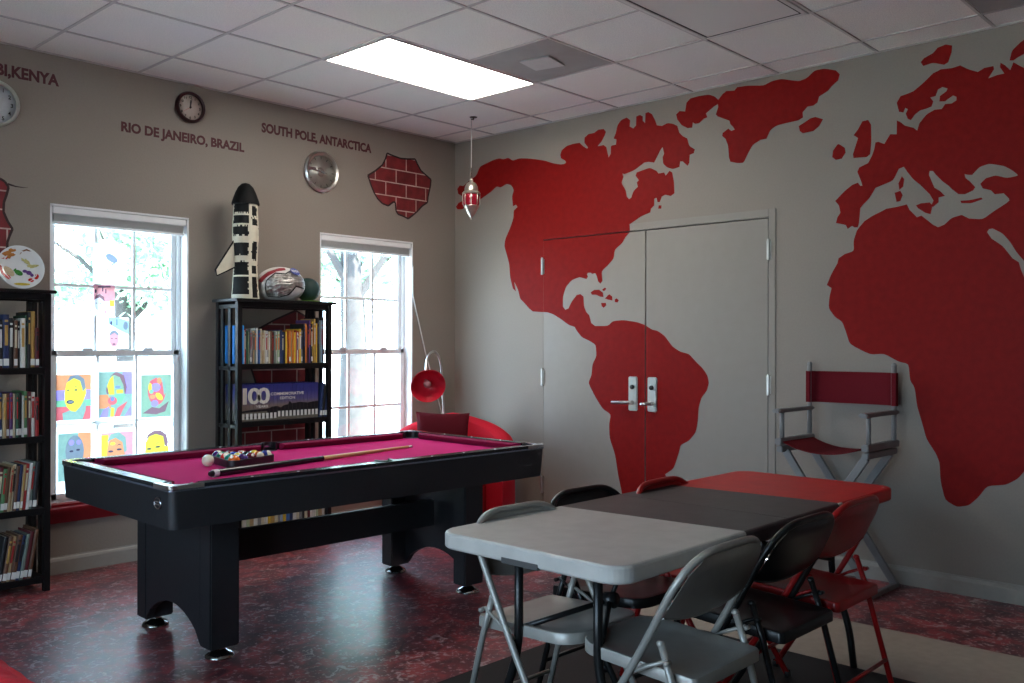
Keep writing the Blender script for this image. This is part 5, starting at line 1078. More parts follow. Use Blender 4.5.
# green ball on a small lime tray
bm = bm_new(); bmesh.ops.create_icosphere(bm, subdivisions=4, radius=0.082)
o = mk('green_ball', bm, mat('dark_green_rubber', (0.006, 0.030, 0.026), 0.7, var=0.2, scale=12), smooth=True); o.location = (-1.555, -0.16, BCT+0.007+0.082)
tag(o, 'dark green ball at the right end of the bookcase top', 'ball')
bm = bm_new(); lathe(bm, [(0, 0), (0.075, 0), (0.082, 0.012), (0.079, 0.012), (0.073, 0.006), (0, 0.006)], 32)
o = mk('lime_dish', bm, mat('lime_plastic', (0.25, 0.45, 0.05), 0.4), smooth=True); o.location = (-1.555, -0.16, BCT)
tag(o, 'small lime green dish under the dark green ball', 'dish')
# ------------------------------------------------------------------ walls: lettering, clocks, painted bricks
def lettering(body, x0, x1, z0, z1, label, slope=0.0):
    bm = text_bm(body, 0.1, 0.0006, bold=0.0040); to_wall_y(bm); fit(bm, x0, x1, z0, z1)
    for v in bm.verts: v.co.z += (v.co.x-x0)*slope; v.co.y -= 0.0014
    return tag(mk('wall_lettering', bm, LETTER, fixn=False), label, 'lettering')
lettering('RIO DE JANEIRO, BRAZIL', -2.795, -1.958, 2.610, 2.690, 'dark red words RIO DE JANEIRO, BRAZIL painted under the brown clock', 0.0)
lettering('SOUTH POLE, ANTARCTICA', -1.826, -0.878, 2.775, 2.855, 'dark red words SOUTH POLE, ANTARCTICA painted above the silver clock', 0.0)
lettering('NAIROBI,KENYA', -3.74, -3.158, 2.812, 2.892, 'dark red words ending in KENYA painted above the white clock')
def brick_mat(name, ox, oz):
    m = bpy.data.materials.new(name); m.use_nodes = True; t = m.node_tree; N = t.nodes; L = t.links
    b = N['Principled BSDF']; b.inputs['Roughness'].default_value = 0.6
    co = N.new('ShaderNodeTexCoord'); sp = N.new('ShaderNodeSeparateXYZ'); cb_ = N.new('ShaderNodeCombineXYZ'); L.new(co.outputs['Object'], sp.inputs[0])
    ax = N.new('ShaderNodeMath'); ax.inputs[1].default_value = ox; az = N.new('ShaderNodeMath'); az.inputs[1].default_value = oz
    L.new(sp.outputs['X'], ax.inputs[0]); L.new(sp.outputs['Z'], az.inputs[0]); L.new(ax.outputs[0], cb_.inputs[0]); L.new(az.outputs[0], cb_.inputs[1])
    br = N.new('ShaderNodeTexBrick'); L.new(cb_.outputs[0], br.inputs['Vector'])
    br.inputs['Scale'].default_value = 1.0; br.inputs['Brick Width'].default_value = 0.205; br.inputs['Row Height'].default_value = 0.105; br.inputs['Mortar Size'].default_value = 0.0045; br.inputs['Mortar Smooth'].default_value = 0.1
    br.inputs['Color1'].default_value = (0.20, 0.012, 0.014, 1); br.inputs['Color2'].default_value = (0.12, 0.010, 0.012, 1); br.inputs['Mortar'].default_value = (0.42, 0.30, 0.26, 1)
    no = N.new('ShaderNodeTexNoise'); no.inputs['Scale'].default_value = 14; no.inputs['Detail'].default_value = 4; L.new(co.outputs['Object'], no.inputs['Vector'])
    mx = N.new('ShaderNodeMix'); mx.data_type = 'RGBA'; mx.blend_type = 'OVERLAY'; mx.inputs[0].default_value = 0.6
    L.new(br.outputs['Color'], mx.inputs[6]); L.new(no.outputs['Fac'], mx.inputs[7]); L.new(mx.outputs[2], b.inputs['Base Color'])
    return m
DARKED = mat('dark_painted_edge', (0.03, 0.012, 0.012), 0.7)
def brick_patch(key, pts, label, ox=0.0, oz=0.0):
    cx = sum(p[0] for p in pts)/len(pts); cz = sum(p[1] for p in pts)/len(pts)
    bm = bm_new(); prism(bm, [(a, b) for a, b in pts], -0.0022, -0.0022, 'Y')
    for f in bm.faces:
        if f.normal.y > 0: f.normal_flip()
    o = mk('brick_mural', bm, brick_mat('painted_bricks_'+key, ox, oz), fixn=False); tag(o, label, 'mural')
    bm = bm_new()
    n = len(pts); rj = random.Random(5)
    for i in range(n):
        a, b = Vector(pts[i]), Vector(pts[(i+1)%n]); d = (b-a).normalized(); nn = Vector((d.y, -d.x)); w0, w1 = 0.016, 0.007
        vs = [bm.verts.new((p.x, -0.0028, p.y)) for p in (a-nn*w0*0.4, b-nn*w0*0.4, b+nn*w1, a+nn*w1)]
        bm.faces.new(vs)
    for f in bm.faces:
        f.normal_update()
        if f.normal.y > 0: f.normal_flip()
    mk('painted_edge', bm, DARKED, o, fixn=False)
    return o
brick_patch('a', MAP['brick'], 'patch of painted red bricks on the wall between the right window and corner', 0.02, 0.035)
b2 = brick_patch('b', MAP['brick2'], 'patch of painted red bricks at the left edge above the plate', 0.05, 0.02)
bm = bm_new(); prism(bm, [(-3.430, 2.231), (-3.39, 2.220), (-3.35, 2.217), (-3.32, 2.219), (-3.35, 2.213), (-3.39, 2.213), (-3.430, 2.219)], -0.0022, -0.0028, 'Y'); mk('painted_crack', bm, DARKED, b2)
brick_patch('c', [(-2.02, 0.62), (-1.55, 0.55), (-1.42, 0.72), (-1.40, 1.0), (-1.42, 1.3), (-1.40, 1.50), (-1.55, 1.57), (-1.72, 1.50), (-1.88, 1.42), (-1.93, 1.25), (-1.86, 1.05), (-1.98, 0.85)], 'patch of painted red bricks on the wall behind the bookcase between the windows', 0.0, 0.0)

def clock(x, z, R_, rimw, rimd, rimm, facem, label, numerals, hands, numm, metal_boss=False):
    t = thing('wall_clock', label, 'clock', (x, -0.0005, z))
    bm = bm_new(); lathe(bm, [(R_-rimw, 0.0), (R_-0.004, 0.0), (R_, 0.006), (R_, rimd*0.6), (R_-rimw*0.45, rimd), (R_-rimw, rimd*0.8), (R_-rimw-0.002, 0.010)], 56, axis='Y'); mk('rim', bm, rimm, t, smooth=True)
    bm = bm_new(); lathe(bm, [(0, 0.001), (R_-rimw, 0.001), (R_-rimw, 0.009), (0, 0.009)], 48, axis='Y'); mk('face', bm, facem, t)
    r2 = R_-rimw
    if numerals == 'digits':
        for h in range(1, 13):
            a = radians(90-30*h); bm = text_bm(str(h), r2*0.27, 0.0003, 'CENTER', bold=0.0006); to_wall_y(bm)
            xform(bm, Matrix.Translation((cos(a)*r2*0.80, -0.0098, sin(a)*r2*0.80-r2*0.095))); mk('numeral', bm, numm, t)
    else:
        for h in range(12):
            a = radians(30*h); bm = bm_new(); box(bm, r2*0.78, r2*0.93, -0.0104, -0.009, -0.0025, 0.0025); xform(bm, Matrix.Rotation(-a, 4, 'Y')); mk('hour_mark', bm, numm, t)
    for (nm, deg, ln, wd, mm, yy) in hands:
        bm = bm_new(); prism(bm, [(-wd, -ln*0.15), (wd, -ln*0.15), (wd*0.6, ln*0.9), (0, ln), (-wd*0.6, ln*0.9)], -yy, -yy-0.0012, 'Y'); xform(bm, Matrix.Rotation(radians(deg), 4, 'Y')); mk(nm, bm, mm, t)
    bm = bm_new(); lathe(bm, [(0.006, 0.009), (0.006, 0.018), (0, 0.019)], 16, axis='Y'); mk('hub', bm, numm, t)
    return t
NUMB = mat('clock_black_print', (0.01, 0.01, 0.01), 0.5, var=0.0)
SECR = mat('second_hand_red', (0.5, 0.03, 0.03), 0.5, var=0.0)
clock(-2.352, 2.856, 0.101, 0.019, 0.034, mat('dark_brown_clock_rim', (0.035, 0.006, 0.008), 0.35), mat('aged_clock_face', (0.52, 0.44, 0.38), 0.6), 'small round clock with a dark brown rim above the word JANEIRO', 'digits',
      [('hour_hand', 2, 0.048, 0.0038, NUMB, 0.0105), ('minute_hand', 10, 0.060, 0.003, NUMB, 0.0125), ('second_hand', 235, 0.062, 0.001, SECR, 0.0145)], NUMB)
clock(-3.503, 2.663, 0.128, 0.016, 0.040, mat('cream_clock_rim', (0.42, 0.40, 0.35), 0.35), mat('pale_clock_face', (0.55, 0.58, 0.60), 0.5), 'round clock with a cream rim at the left edge below KENYA', 'digits',
      [('hour_hand', 5, 0.055, 0.004, NUMB, 0.0105), ('minute_hand', 12, 0.080, 0.003, NUMB, 0.0125)], NUMB)
t = clock(-1.343, 2.579, 0.146, 0.026, 0.036, STEEL, mat('bronze_grey_clock_face', (0.32, 0.295, 0.26), 0.35, 0.6, var=0.1), 'round silver metal clock on the wall under SOUTH POLE', 'marks',
      [('hour_hand', 100, 0.055, 0.005, CHROME, 0.016), ('minute_hand', -80, 0.085, 0.004, CHROME, 0.018)], mat('dark_hour_mark', (0.08, 0.07, 0.065), 0.4, 0.5))
bm = bm_new(); lathe(bm, [(0, 0.016), (0.028, 0.015), (0.033, 0.010), (0.034, 0.009)], 28, axis='Y'); mk('centre_disc', bm, mat('dull_pewter', (0.25, 0.22, 0.2), 0.3, 0.8), t, smooth=True)
bm = bm_new(); box(bm, -0.118, -0.045, -0.016, -0.010, 0.004, 0.026, 0.002); mk('maker_plate', bm, CHROME, t)

# ------------------------------------------------------------------ drawings taped to the left window
DC = {'yellow': (0.90, 0.78, 0.08), 'orange': (0.85, 0.33, 0.10), 'violet': (0.32, 0.22, 0.75), 'green': (0.20, 0.55, 0.30), 'teal': (0.28, 0.48, 0.42), 'red': (0.80, 0.14, 0.14), 'grey': (0.30, 0.33, 0.34), 'blue': (0.22, 0.30, 0.65), 'brown': (0.28, 0.13, 0.14), 'ink': (0.05, 0.05, 0.09), 'pink': (0.85, 0.42, 0.45), 'pale blue': (0.45, 0.62, 0.80), 'white': (0.9, 0.9, 0.9), 'sage': (0.38, 0.48, 0.38)}
TK = 0.34      # how much of the daylight the coloured ink lets through
TC_ = {'yellow': (252, 240, 80), 'orange': (240, 160, 115), 'violet': (172, 152, 240), 'green': (140, 205, 160), 'teal': (150, 180, 165), 'red': (232, 115, 120), 'grey': (130, 140, 150), 'blue': (140, 150, 220), 'brown': (150, 115, 125), 'ink': (80, 75, 100), 'pink': (240, 165, 170), 'pale blue': (170, 200, 235), 'white': (250, 250, 250), 'sage': (150, 185, 155)}
def dm(c):
    n_ = 'drawing_ink_'+c.replace(' ', '_')
    if n_ in MATS: return MATS[n_]
    m = mat(n_, DC[c], 0.8, var=0.12, scale=60, transl=0.7)
    for n in m.node_tree.nodes:
        if n.type == 'BSDF_TRANSLUCENT':
            for l in list(n.inputs['Color'].links): m.node_tree.links.remove(l)
            n.inputs['Color'].default_value = (*[x*TK for x in s2l(*TC_[c])], 1)
    return m
from mathutils.geometry import delaunay_2d_cdt
GY_ = 0.0685
def drawing(label, sx0, sx1, sz0, sz1, art, layers, name='window_drawing'):
    """one sheet of paper: every colour field is its own part, all lying in the same plane"""
    ax0, ax1, az0, az1 = art
    fields = [('sheet', None, [[(sx0, sz0), (sx1, sz0), (sx1, sz1), (sx0, sz1)]])]
    for nm, c, shapes in layers: fields.append((nm, c, [[(ax0+(ax1-ax0)*u, az0+(az1-az0)*v) for u, v in s] for s in shapes]))
    verts, faces, owner = [], [], []
    for i, (nm, c, shapes) in enumerate(fields):
        for s in shapes:
            s = [(min(max(x, sx0), sx1), min(max(z, sz0), sz1)) for x, z in s]
            ar = sum(s[k][0]*s[(k+1) % len(s)][1]-s[(k+1) % len(s)][0]*s[k][1] for k in range(len(s)))
            if ar < 0: s = s[::-1]
            faces.append(list(range(len(verts), len(verts)+len(s)))); verts += [Vector(p) for p in s]; owner.append(i)
    V, E_, F_, ov, oe, of = delaunay_2d_cdt(verts, [], faces, 1, 1e-6)
    root = None
    for i, (nm, c, shapes) in enumerate(fields):
        bm = bm_new(); vm = {}
        for f, src in zip(F_, of):
            top_ = max([owner[s] for s in src], default=-1)
            if top_ != i: continue
            for k in f:
                if k not in vm: vm[k] = bm.verts.new((V[k].x, GY_, V[k].y))
            try: bm.faces.new([vm[k] for k in f])
            except ValueError: pass
        if i == 0:
            root = mk(name, bm, PAPERW, fixn=False); tag(root, label, 'drawing', 'drawings taped on the left window')
        elif bm.faces: mk_pieces(nm, bm, dm(c), root)
        else: bm.free()
    return root
def el(cx, cy, rx, ry, n=18, rot=0): return blob(cx, cy, rx, ry, rot, n)
R4 = lambda a, b, c, d: [(a, c), (b, c), (b, d), (a, d)]
facep = [(0.30, 0.82), (0.24, 0.62), (0.24, 0.42), (0.30, 0.30), (0.42, 0.20), (0.55, 0.18), (0.68, 0.28), (0.78, 0.42), (0.86, 0.58), (0.84, 0.72), (0.72, 0.72), (0.70, 0.88), (0.50, 0.93)]
hairp = [(0.30, 0.84), (0.40, 0.97), (0.62, 1.0), (0.80, 0.90), (0.84, 0.70), (0.76, 0.62), (0.74, 0.70), (0.68, 0.86), (0.50, 0.92)]
drawing('drawing of a yellow face on orange and violet, upper left of the six', -3.157, -2.932, 0.84, 1.225, (-3.143, -2.941, 0.88, 1.15),
 [('sky_band', 'orange', [R4(0, 1, 0.66, 1)]), ('violet_band', 'violet', [R4(0, 1, 0.44, 0.66)]), ('green_band', 'green', [R4(0, 1, 0.30, 0.44)]), ('red_band', 'red', [R4(0, 1, 0, 0.30)]),
  ('coat', 'teal', [[(0.20, 0.0), (0.18, 0.16), (0.40, 0.22), (0.60, 0.24), (0.86, 0.40), (0.84, 0.20), (0.75, 0.0)]]), ('face', 'yellow', [facep]), ('hair', 'grey', [hairp]),
  ('features', 'ink', [el(0.40, 0.40, 0.11, 0.045), el(0.56, 0.66, 0.05, 0.018), el(0.34, 0.66, 0.04, 0.014), [(0.48, 0.70), (0.56, 0.735), (0.64, 0.72), (0.56, 0.75)]]), ('lips', 'grey', [el(0.41, 0.40, 0.08, 0.02)])])
drawing('patchwork drawing of a head in green, yellow and violet, upper middle of the six', -2.909, -2.668, 0.84, 1.225, (-2.894, -2.690, 0.884, 1.162),
 [('green_ground', 'teal', [R4(0, 1, 0, 1)]), ('violet_side', 'violet', [R4(0.7, 1, 0.5, 1)]), ('orange_side', 'orange', [R4(0, 0.35, 0.2, 0.5)]), ('head', 'sage', [el(0.52, 0.62, 0.28, 0.33)]), ('hair', 'brown', [[(0.30, 0.88), (0.5, 1.0), (0.75, 0.92), (0.84, 0.65), (0.78, 0.45), (0.73, 0.7), (0.62, 0.88), (0.45, 0.93)], el(0.26, 0.6, 0.05, 0.09)]),
  ('yellow_patch', 'yellow', [[(0.33, 0.85), (0.42, 0.92), (0.46, 0.5), (0.30, 0.5), (0.24, 0.7)], R4(0.52, 0.72, 0.52, 0.60)]), ('jaw', 'green', [[(0.46, 0.5), (0.8, 0.5), (0.68, 0.3), (0.5, 0.26)]]), ('mouth', 'red', [el(0.40, 0.36, 0.14, 0.09)]), ('coat', 'violet', [[(0.02, 0), (0.12, 0.16), (0.30, 0.24), (0.26, 0)], [(0.75, 0), (0.98, 0.26), (1.0, 0)]]),
  ('lapel', 'red', [[(0.45, 0.0), (0.55, 0.20), (0.86, 0.34), (0.72, 0.16), (0.62, 0.0)]]), ('tie', 'yellow', [[(0.34, 0), (0.36, 0.22), (0.46, 0.2), (0.44, 0)]]), ('eye', 'blue', [el(0.56, 0.66, 0.09, 0.03), el(0.40, 0.40, 0.06, 0.05)])])
drawing('drawing of a mosaic-coloured head on dull green, upper right of the six', -2.650, -2.420, 0.83, 1.200, (-2.634, -2.436, 0.87, 1.138),
 [('green_ground', 'sage', [R4(0, 1, 0, 1)]), ('head', 'red', [el(0.52, 0.62, 0.30, 0.34)]), ('hair', 'teal', [[(0.26, 0.84), (0.5, 1.0), (0.78, 0.9), (0.84, 0.6), (0.76, 0.5), (0.7, 0.82), (0.5, 0.93)]]), ('blue_patch', 'violet', [el(0.48, 0.70, 0.16, 0.10), el(0.45, 0.32, 0.12, 0.08)]),
  ('yellow_patch', 'yellow', [el(0.60, 0.48, 0.13, 0.07, rot=-0.5), el(0.30, 0.70, 0.06, 0.10)]), ('orange_patch', 'orange', [el(0.60, 0.85, 0.08, 0.08), el(0.38, 0.48, 0.10, 0.05)]), ('green_patch', 'green', [el(0.34, 0.60, 0.07, 0.05)]), ('coat', 'brown', [[(0.06, 0.10), (0.36, 0.24), (0.60, 0.20), (0.92, 0.36), (0.8, 0.12), (0.5, 0.06)]])])
drawing('grey head drawing with orange edge, lower left of the six', -3.157, -2.932, 0.45, 0.820, (-3.131, -2.940, 0.52, 0.803),
 [('green_ground', 'teal', [R4(0, 0.6, 0, 1)]), ('orange_side', 'orange', [R4(0.6, 1, 0, 1)]), ('head', 'grey', [el(0.50, 0.62, 0.28, 0.33)]), ('features', 'ink', [el(0.40, 0.62, 0.06, 0.02), el(0.60, 0.64, 0.06, 0.02), el(0.5, 0.4, 0.10, 0.03)]), ('streaks', 'violet', [el(0.40, 0.8, 0.08, 0.06), el(0.62, 0.8, 0.07, 0.05)])])
drawing('orange face drawing with green hair, lower middle of the six', -2.909, -2.668, 0.45, 0.815, (-2.881, -2.683, 0.50, 0.791),
 [('red_ground', 'pink', [R4(0, 1, 0, 1)]), ('yellow_side', 'yellow', [R4(0, 0.22, 0, 0.95)]), ('face', 'orange', [el(0.46, 0.55, 0.28, 0.38)]), ('hair', 'teal', [[(0.18, 0.80), (0.30, 0.96), (0.55, 1.0), (0.76, 0.88), (0.80, 0.60), (0.72, 0.55), (0.66, 0.78), (0.45, 0.88), (0.28, 0.84)]]), ('features', 'ink', [el(0.30, 0.60, 0.08, 0.022), el(0.56, 0.63, 0.08, 0.022), el(0.42, 0.34, 0.12, 0.035), [(0.46, 0.70), (0.56, 0.73), (0.66, 0.70), (0.56, 0.75)]]), ('brow_light', 'yellow', [el(0.36, 0.76, 0.08, 0.03)])])
drawing('drawing of a plain yellow face with dark hair, lower right of the six', -2.650, -2.420, 0.45, 0.805, (-2.615, -2.440, 0.50, 0.784),
 [('face', 'yellow', [[(0.06, 0.75), (0.04, 0.5), (0.12, 0.3), (0.35, 0.12), (0.6, 0.16), (0.8, 0.38), (0.95, 0.55), (0.90, 0.66), (0.78, 0.64), (0.76, 0.84), (0.50, 0.94), (0.2, 0.88)]]), ('hair', 'brown', [[(0.06, 0.78), (0.14, 0.92), (0.36, 1.0), (0.62, 1.0), (0.84, 0.90), (0.92, 0.72), (0.86, 0.62), (0.78, 0.66), (0.72, 0.86), (0.45, 0.92), (0.22, 0.88)]]),
  ('features', 'ink', [el(0.20, 0.60, 0.09, 0.02), el(0.52, 0.63, 0.10, 0.02), [(0.40, 0.68), (0.52, 0.715), (0.64, 0.70), (0.52, 0.73)], el(0.34, 0.34, 0.12, 0.03)])])
# the three small sketches on the upper sash sit a little further out
GY_ = 0.1025
drawing('white sheet with a small blue head sketch, topmost on the window', -2.905, -2.712, 1.700, 1.945, (-2.87, -2.74, 1.73, 1.91),
 [('hair', 'blue', [el(0.5, 0.72, 0.30, 0.14, rot=-0.3)]), ('lines', 'grey', [[(0.2, 0.5), (0.3, 0.25), (0.5, 0.2), (0.5, 0.24), (0.34, 0.3), (0.26, 0.5)], [(0.44, 0.5), (0.68, 0.6), (0.66, 0.54), (0.5, 0.44)]]), ('marks', 'pink', [R4(0.0, 0.05, 0.9, 1.0), R4(0.48, 0.56, 1.02, 1.05), R4(0.95, 1.0, 0.9, 1.0)])])
drawing('small pink sketch with a dark-haired face, middle of the upper window drawings', -2.915, -2.785, 1.505, 1.695, (-2.915, -2.785, 1.505, 1.695),
 [('pink_wash', 'pink', [R4(0.0, 1, 0.45, 1)]), ('cheek_wash', 'white', [el(0.28, 0.42, 0.24, 0.28)]), ('hair', 'brown', [[(0.04, 0.5), (0.10, 0.64), (0.30, 0.70), (0.50, 0.60), (0.52, 0.44), (0.44, 0.5), (0.30, 0.58), (0.12, 0.54)]]), ('lines', 'ink', [el(0.14, 0.40, 0.05, 0.012), el(0.32, 0.40, 0.05, 0.012), [(0.2, 0.94), (0.8, 0.96), (0.8, 0.92), (0.2, 0.90)], el(0.1, 0.78, 0.05, 0.06), R4(0.4, 0.46, 0.78, 0.9), R4(0.55, 0.60, 0.72, 0.86)]), ('writing', 'red', [R4(0.12, 0.3, 0.10, 0.13), el(0.55, 0.12, 0.04, 0.07), el(0.7, 0.12, 0.03, 0.06), el(0.84, 0.1, 0.04, 0.06)]), ('yellow_wash', 'yellow', [R4(0.75, 0.98, 0.3, 0.5)])])
drawing('small blue and grey sketch with a face, lowest of the upper window drawings', -2.825, -2.698, 1.305, 1.495, (-2.825, -2.698, 1.305, 1.495),
 [('blue_wash', 'pale blue', [[(0, 1), (0.5, 1), (1, 0.9), (1, 0.45), (0.5, 0.6), (0, 0.8)]]), ('head', 'pink', [el(0.28, 0.30, 0.24, 0.26)]), ('hair', 'grey', [[(0.02, 0.40), (0.12, 0.56), (0.34, 0.60), (0.54, 0.48), (0.5, 0.40), (0.30, 0.50), (0.10, 0.42)], el(0.85, 0.74, 0.12, 0.14)]), ('lines', 'ink', [el(0.18, 0.32, 0.05, 0.012), el(0.38, 0.32, 0.05, 0.012), el(0.28, 0.14, 0.08, 0.02), [(0.6, 0.1), (0.68, 0.3), (0.72, 0.1), (0.80, 0.26), (0.84, 0.05), (0.78, 0.18), (0.7, 0.04), (0.67, 0.2)], el(0.14, 0.82, 0.05, 0.07), R4(0.4, 0.44, 0.75, 0.95)])])

# ------------------------------------------------------------------ corner: tub armchair, pillow, reading lamp, cord
TCH = thing('tub_armchair', 'red upholstered tub armchair in the corner behind the pool table', 'armchair', (-0.640, -0.640, 0), radians(-45))
# local: opening faces -y ... back at +y
bm = bm_new(); n = 40; ri, ro = 0.325, 0.470
def bh(a):  # a: angle from the back (0) to arm ends (+-125 deg)
    t_ = min(1, abs(a)/radians(128)); return 0.80-0.25*t_**1.25
rowsT = []
for k in range(n+1):
    a = radians(-128)+radians(256)*k/n; d = Vector((sin(a), cos(a), 0)); z = bh(a)
    pr2 = [(ro-0.02, 0.05), (ro, 0.12), (ro, z-0.06), (ro-0.012, z-0.025), (ro-0.04, z-0.003), ((ri+ro)/2, z+0.004), (ri+0.03, z-0.008), (ri+0.006, z-0.03), (ri, z-0.07), (ri, 0.30), (ri, 0.05)]
    rowsT.append([bm.verts.new(d*r_+Vector((0, 0, zz_))) for r_, zz_ in pr2])
for k in range(n):
    for i in range(len(pr2)): i2 = (i+1) % len(pr2); bm.faces.new((rowsT[k][i], rowsT[k][i2], rowsT[k+1][i2], rowsT[k+1][i]))
bm.faces.new(rowsT[0]); bm.faces.new(list(reversed(rowsT[-1])))
mk('back_and_arms', bm, REDUP, TCH, smooth=True)
bm = bm_new(); fr = [(r_*sin(a), r_*cos(a)) for r_, a in [(0.312, radians(-128)+radians(256)*k/24) for k in range(25)]]
fr += [(0.22, -0.37), (-0.22, -0.37)]
prism(bm, fr, 0.05, 0.33); mk('seat_base', bm, REDUP, TCH)
bm = bm_new(); prof2 = [(0.97, 0.332), (1.0, 0.35), (1.0, 0.42), (0.96, 0.448), (0.85, 0.458), (0.4, 0.462)]
fr2 = [(x*0.985, y*0.985) for x, y in fr]
rws = [[bm.verts.new((x*s, y*s-(1-s)*0.03, z)) for x, y in fr2] for s, z in prof2]
for i in range(len(rws)-1):
    for k in range(len(fr2)): bm.faces.new((rws[i][k], rws[i][(k+1)%len(fr2)], rws[i+1][(k+1)%len(fr2)], rws[i+1][k]))
bm.faces.new(rws[-1]); bm.faces.new(list(reversed(rws[0]))); mk('seat_cushion', bm, REDUP, TCH, smooth=True)
for sx_ in (-1, 1):
    for sy_ in (-1, 1):
        bm = bm_new(); lathe(bm, [(0, 0), (0.016, 0), (0.022, 0.051), (0, 0.051)], 14, (sx_*0.2, sy_*0.2-0.02, 0)); mk('foot', bm, BLACKW, TCH)
def pillow(bm, w_, h_, t_, n=18):
    g = {}
    for s in (-1, 1):
        for i in range(n+1):
            for j in range(n+1):
                u, v = i/n*2-1, j/n*2-1
                if s == 1 and (abs(u) == 1 or abs(v) == 1): g[(s, i, j)] = g[(-1, i, j)]; continue
                e = ((1-u**2)*(1-v**2))**0.38
                pinch = 1-0.07*(1-abs(u)**2)*abs(v)**3
                pinx = 1-0.07*(1-abs(v)**2)*abs(u)**3
                g[(s, i, j)] = bm.verts.new((u*w_/2*pinx, s*t_/2*e*(1+0.06*sin(7*u+3*v)), v*h_/2*pinch))
    for s in (-1, 1):
        for i in range(n):
            for j in range(n):
                vs = [g[(s, i, j)], g[(s, i+1, j)], g[(s, i+1, j+1)], g[(s, i, j+1)]]
                if s == 1: vs.reverse()
                bm.faces.new(vs)
bm = bm_new(); pillow(bm, 0.40, 0.36, 0.13)
o = mk('throw_pillow', bm, MAROONUP, None, (-0.655, -0.565, 0.655), (radians(-14), radians(2), radians(-38)), smooth=True)
tag(o, 'dark maroon square pillow standing in the red tub armchair', 'pillow')

LP = thing('reading_lamp', 'red-shaded gooseneck floor lamp behind the red armchair in the corner', 'lamp', (-0.232, -0.130, 0))
bm = bm_new(); lathe(bm, [(0, 0), (0.095, 0), (0.098, 0.006), (0.09, 0.014), (0.02, 0.022), (0.012, 0.035), (0, 0.035)], 32); mk('base', bm, STEEL, LP, smooth=True)
W0 = Vector((-0.232, -0.130, 0))
def Lw(*p): return Vector(p)-W0
pts = [Lw(-0.232, -0.13, 0.03), Lw(-0.240, -0.13, 0.75), Lw(-0.268, -0.135, 1.02), Lw(-0.285, -0.145, 1.16), Lw(-0.335, -0.165, 1.25), Lw(-0.40, -0.19, 1.283), Lw(-0.475, -0.22, 1.265), Lw(-0.535, -0.25, 1.21), Lw(-0.56, -0.27, 1.14), Lw(-0.568, -0.29, 1.10)]
bm = bm_new(); tube(bm, fillet(pts, 0.12, 5), 0.0095, 12); mk('gooseneck', bm, STEEL, LP, smooth=True)
sc_ = Lw(-0.612, -0.345, 1.035); aim = Vector((-0.50, -0.80, -0.34)).normalized()
Mx = aim.to_track_quat('Z', 'Y').to_matrix()
bm = bm_new(); lathe(bm, [(0.022, -0.085), (0.036, -0.080), (0.046, -0.060), (0.075, -0.045), (0.108, -0.010), (0.130, 0.045), (0.133, 0.048), (0.131, 0.050), (0.105, -0.006), (0.073, -0.040), (0.044, -0.054), (0.0, -0.056)], 48, sc_, mat3=Mx); mk('shade', bm, REDSHADE, LP, smooth=True)
bm = bm_new(); lathe(bm, [(0.0, -0.12), (0.018, -0.118), (0.024, -0.085), (0.022, -0.06)], 20, sc_, mat3=Mx); tube(bm, [sc_-aim*0.115, Lw(-0.568, -0.29, 1.10)], 0.009, 10); mk('socket', bm, STEEL, LP, smooth=True)
bm = bm_new(); lathe(bm, [(0.014, -0.055), (0.016, -0.03), (0.030, -0.004), (0.028, 0.018), (0.014, 0.032), (0, 0.035)], 20, sc_, mat3=Mx); mk('bulb', bm, mat('frosted_bulb_glass', (0.45, 0.20, 0.20), 0.2, var=0.0), LP, smooth=True)
CORD = mat('white_cord', (0.62, 0.60, 0.56), 0.5)
bm = bm_new(); tube(bm, [(-0.470, -0.012, 1.95), (-0.470, -0.014, 1.72), (-0.338, -0.014, 1.27), (-0.165, -0.014, 0.79), (-0.12, -0.014, 0.55), (-0.10, -0.020, 0.2), (-0.10, -0.03, 0.02)], 0.005, 8)
tag(mk('blind_cord', bm, CORD), 'thin white cord slanting down the wall from the corner window', 'cord')

# ------------------------------------------------------------------ director chair
DX, DY_ = -0.285, -3.385
DCH = thing('director_chair', 'tall grey wooden director chair with dark red canvas against the map wall', 'chair', (DX, DY_, 0))
# local frame: +x = forward (away from the wall), +y = sitter's left side ... lateral
ang = pi-0.02
DCH.rotation_euler = (0, 0, ang)
W2, DB, DF = 0.247, -0.190, 0.165
for s in (-1, 1):
    def part(nm, fn, m=GREYWOOD, **k):
        bm = bm_new(); fn(bm); return mk(nm, bm, m, DCH, **k)
    part('back_post', lambda bm: (tube(bm, [(DB, s*W2, 0.79), (DB, s*W2, 1.225)], 0.014, 12), lathe(bm, [(0.014, 0), (0.015, 0.004), (0.008, 0.014), (0, 0.015)], 12, (DB, s*W2, 1.222))))
    part('arm_post', lambda bm: tube(bm, [(DF-0.02, s*W2, 0.80), (DF-0.02, s*W2, 0.955)], 0.013, 12))
    part('armrest', lambda bm: box(bm, DB-0.018, DF+0.055, s*W2-0.024, s*W2+0.024, 0.955, 0.977, 0.006))
    part('seat_rail', lambda bm: (box(bm, DB-0.03, DF+0.03, s*W2-0.019, s*W2+0.019, 0.775, 0.812, 0.004), box(bm, DB-0.02, DF+0.02, s*(W2-0.004)-0.017, s*(W2-0.004)+0.017, 0.735, 0.768, 0.004)))
